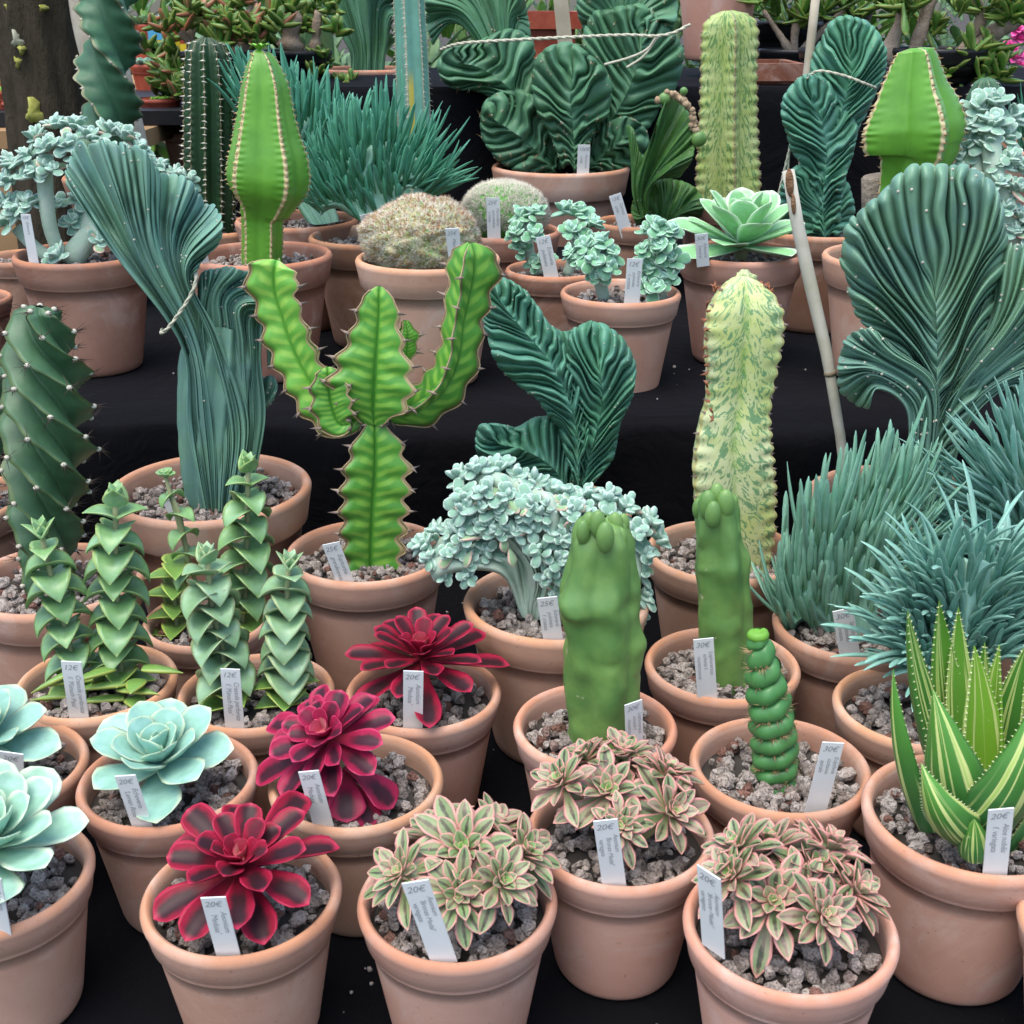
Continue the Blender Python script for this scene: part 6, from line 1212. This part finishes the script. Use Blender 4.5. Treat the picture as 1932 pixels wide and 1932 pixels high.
# far greenery on the ground behind: separate leafy plants
for i, (u, v, Y, R_, lab) in enumerate([(250, 30, 6.0, .5, 'far leafy plant behind the seedling tables'), (420, 20, 6.5, .6, 'far leafy plant behind the red tinged finger bush'), (640, 40, 5.2, .5, 'pale strap leaved plant behind the jade bush with the thick trunk'), (830, 10, 6.2, .6, 'far leafy plant behind the upper left lobe of the dark crest'), (1020, 0, 6.8, .6, 'far leafy plant above the red brown trough'), (1250, 10, 6.3, .6, 'far leafy plant behind the big pot at the top'), (1450, 0, 6.0, .6, 'far leafy plant behind the strap leaved bush'), (1650, 10, 6.4, .6, 'far leafy plant above the S shaped crest'), (1850, 0, 6.6, .6, 'far leafy plant behind the bare branches'), (60, 10, 6.5, .6, 'far leafy plant behind the tree trunk')]):
    c = W(u, v, Y); loc = (c[0], Y, 0); root = empty('leafy_plant', loc, lab, 'plant', 'leafy plants far behind'); mb = MB()
    for q in range(420):
        a = rs.randn(3); a /= np.linalg.norm(a); o_ = np.array([c[0], Y, c[2]-.35])+a*R_*rs.uniform(.4, 1)*np.array([1.1, .6, 1.0])
        if o_[2] < .05: continue
        dir_leaf(mb, o_, a+up3*.4+rs.randn(3)*.4, rs.uniform(.10, .2), .028, .002, rs.uniform(-.8, .2), 'ovate', rs.rand(), 6, 6)
    mb.build('leaves', M['leaf_dull' if i % 3 == 2 else 'jade_green'], root, loc); mb = MB()
    for q in range(5): tube(mb, [np.array([c[0]+.05*q-.1, Y, 0]), np.array([c[0]+.1*(q-2), Y, c[2]-.3])], [.02, .01], 6)
    mb.build('stem', M['branch'], root, loc)

# ------------------------------------------------------------------ price tags
G = 0
def pt(p, top, bot, w, price, lines, label, fy=-.955, yaw=0., lean=-.010, **kw):
    dx = 0; return price_tag(top, bot, w, p.Y+fy*p.gr, price, lines, label, yaw, lean, **kw)
AE = ['Aeonium', "'Medusa'"]
pt(p1, (402, 1693), (427, 1786), 46, '20€', AE, 'twenty euro tag in front of the front crimson rosette')
pt(p8, (582, 1455), (609, 1552), 38, '20€', AE, 'twenty euro tag in the pot of the magenta rosette')
pt(p12, (780, 1266), (779, 1362), 37, '20€', AE, 'upright twenty euro tag before the rearmost crimson rosette')
pt(p7, (236, 1463), (267, 1553), 39, '20€', ['Echeveria', "'Leman Rose'"], 'twenty euro tag on the whole pale blue green rosette')
pt(p6, (-18, 1655), (0, 1750), 40, '20€', ['Echeveria', "'Leman Rose'"], 'tag cut by the left edge before the big mint rosette', yaw=.1)
pt(p9, (22, 1420), (24, 1475), 42, '20€', [], 'tag standing behind the big mint rosette at the left edge', fy=-.7)
CR = ['Crassula perforata', "f. 'Pünsch Pass'"]
pt(p10, (134, 1248), (149, 1351), 37, '12€', CR, 'twelve euro tag under the left pair of stacked leaf columns')
pt(p11, (434, 1262), (443, 1369), 36, '12€', CR, 'twelve euro tag under the pale pair of stacked leaf columns')
BR = ['Aeonium', "'Bronze Medal'", 'variegata']
pt(p2, (783, 1663), (832, 1798), 50, '20€', BR, 'big leaning twenty euro tag before the front olive cluster')
pt(p4, (1142, 1547), (1157, 1656), 45, '20€', BR, 'twenty euro tag before the spreading olive and pink cluster')
pt(p3, (1337, 1645), (1345, 1775), 36, '20€', BR, 'tag turned sideways at the left of the pinkest cluster', fy=-.50, yaw=.85)
LO = ['Lophocereus', 'schottii f.', 'monstruosus']
pt(p13, (1195, 1325), (1197, 1398), 33, '30€', LO, 'thirty euro tag right of the thick smooth cactus', fy=-.45, yaw=-.4)
pt(p15, (1327, 1205), (1334, 1311), 37, '30€', LO, 'thirty euro tag before the narrower smooth cactus')
pt(p14, (1572, 1401), (1542, 1517), 40, '30€', ['Eulychnia', 'castanea', 'spiralis'], 'thirty euro tag leaning right beside the screw shaped cactus', fy=-.8)
pt(p5, (1889, 1526), (1878, 1635), 46, '20€', ['Aloe nobilis', 'f. variegata'], 'twenty euro tag before the striped aloe')
pt(p17, (1590, 1150), (1604, 1240), 38, '30€', ['Senecio', 'talinoides', 'cristata'], 'thirty euro tag before the green finger leaves')
pt(p22, (1032, 1127), (1043, 1203), 37, '25€', ['Echeveria', 'pulvinata', 'f. cristata'], 'twenty five euro tag before the fuzzy pale crest')
pt(p18, (624, 1025), (651, 1096), 33, '25€', ['Euphorbia', 'grandicornis'], 'twenty five euro tag beside the flat winged plant')
pt(p21, (314, 938), (336, 985), 21, '30€', [], 'tag half hidden behind the stacked leaf columns in the wide pot')
pt(s1, (48, 404), (64, 495), 18, '15€', ['Echeveria'], 'narrow tag at the left of the fuzzy branching plant', fy=-.8)
pt(s2, (384, 474), (388, 495), 13, '', [], 'short piece of tag in the pot of the bright green column', fy=-.8)
pt(s3, (691, 404), (702, 440), 26, '25€', [], 'leaning tag left above the lumpy white spined cactus', fy=-.6)
pt(s4, (853, 431), (857, 470), 26, '25€', ['Mam'], 'tag pushed into the lumpy white spined cactus', fy=-.95)
pt(s5, (930, 373), (932, 443), 25, '25€', ['Mammillaria', 'spinosissima', 'cristata'], 'twenty five euro tag before the flat oval cactus')
pt(s6, (1024, 446), (1041, 526), 27, '12€', ['Echeveria', 'pulvinata'], 'twelve euro tag in the half hidden fuzzy leaved pot')
pt(s7, (1198, 488), (1192, 568), 29, '12€', ['Echeveria', 'pulvinata', 'f. cristata'], 'twelve euro tag between the two fuzzy leaf towers')
pt(s9, (1160, 367), (1181, 436), 23, '15€', ['Cereus', 'crist.'], 'fifteen euro tag before the crest with the corky lip')
pt(s8, (1323, 441), (1326, 490), 24, '30€', ['Echeveria', "'Lenore'"], 'thirty euro tag below the large mint rosette')
pt(t1, (1102, 273), (1100, 321), 23, '100€', ['Pilosocereus', 'crist.'], 'hundred euro tag before the huge dark crest')
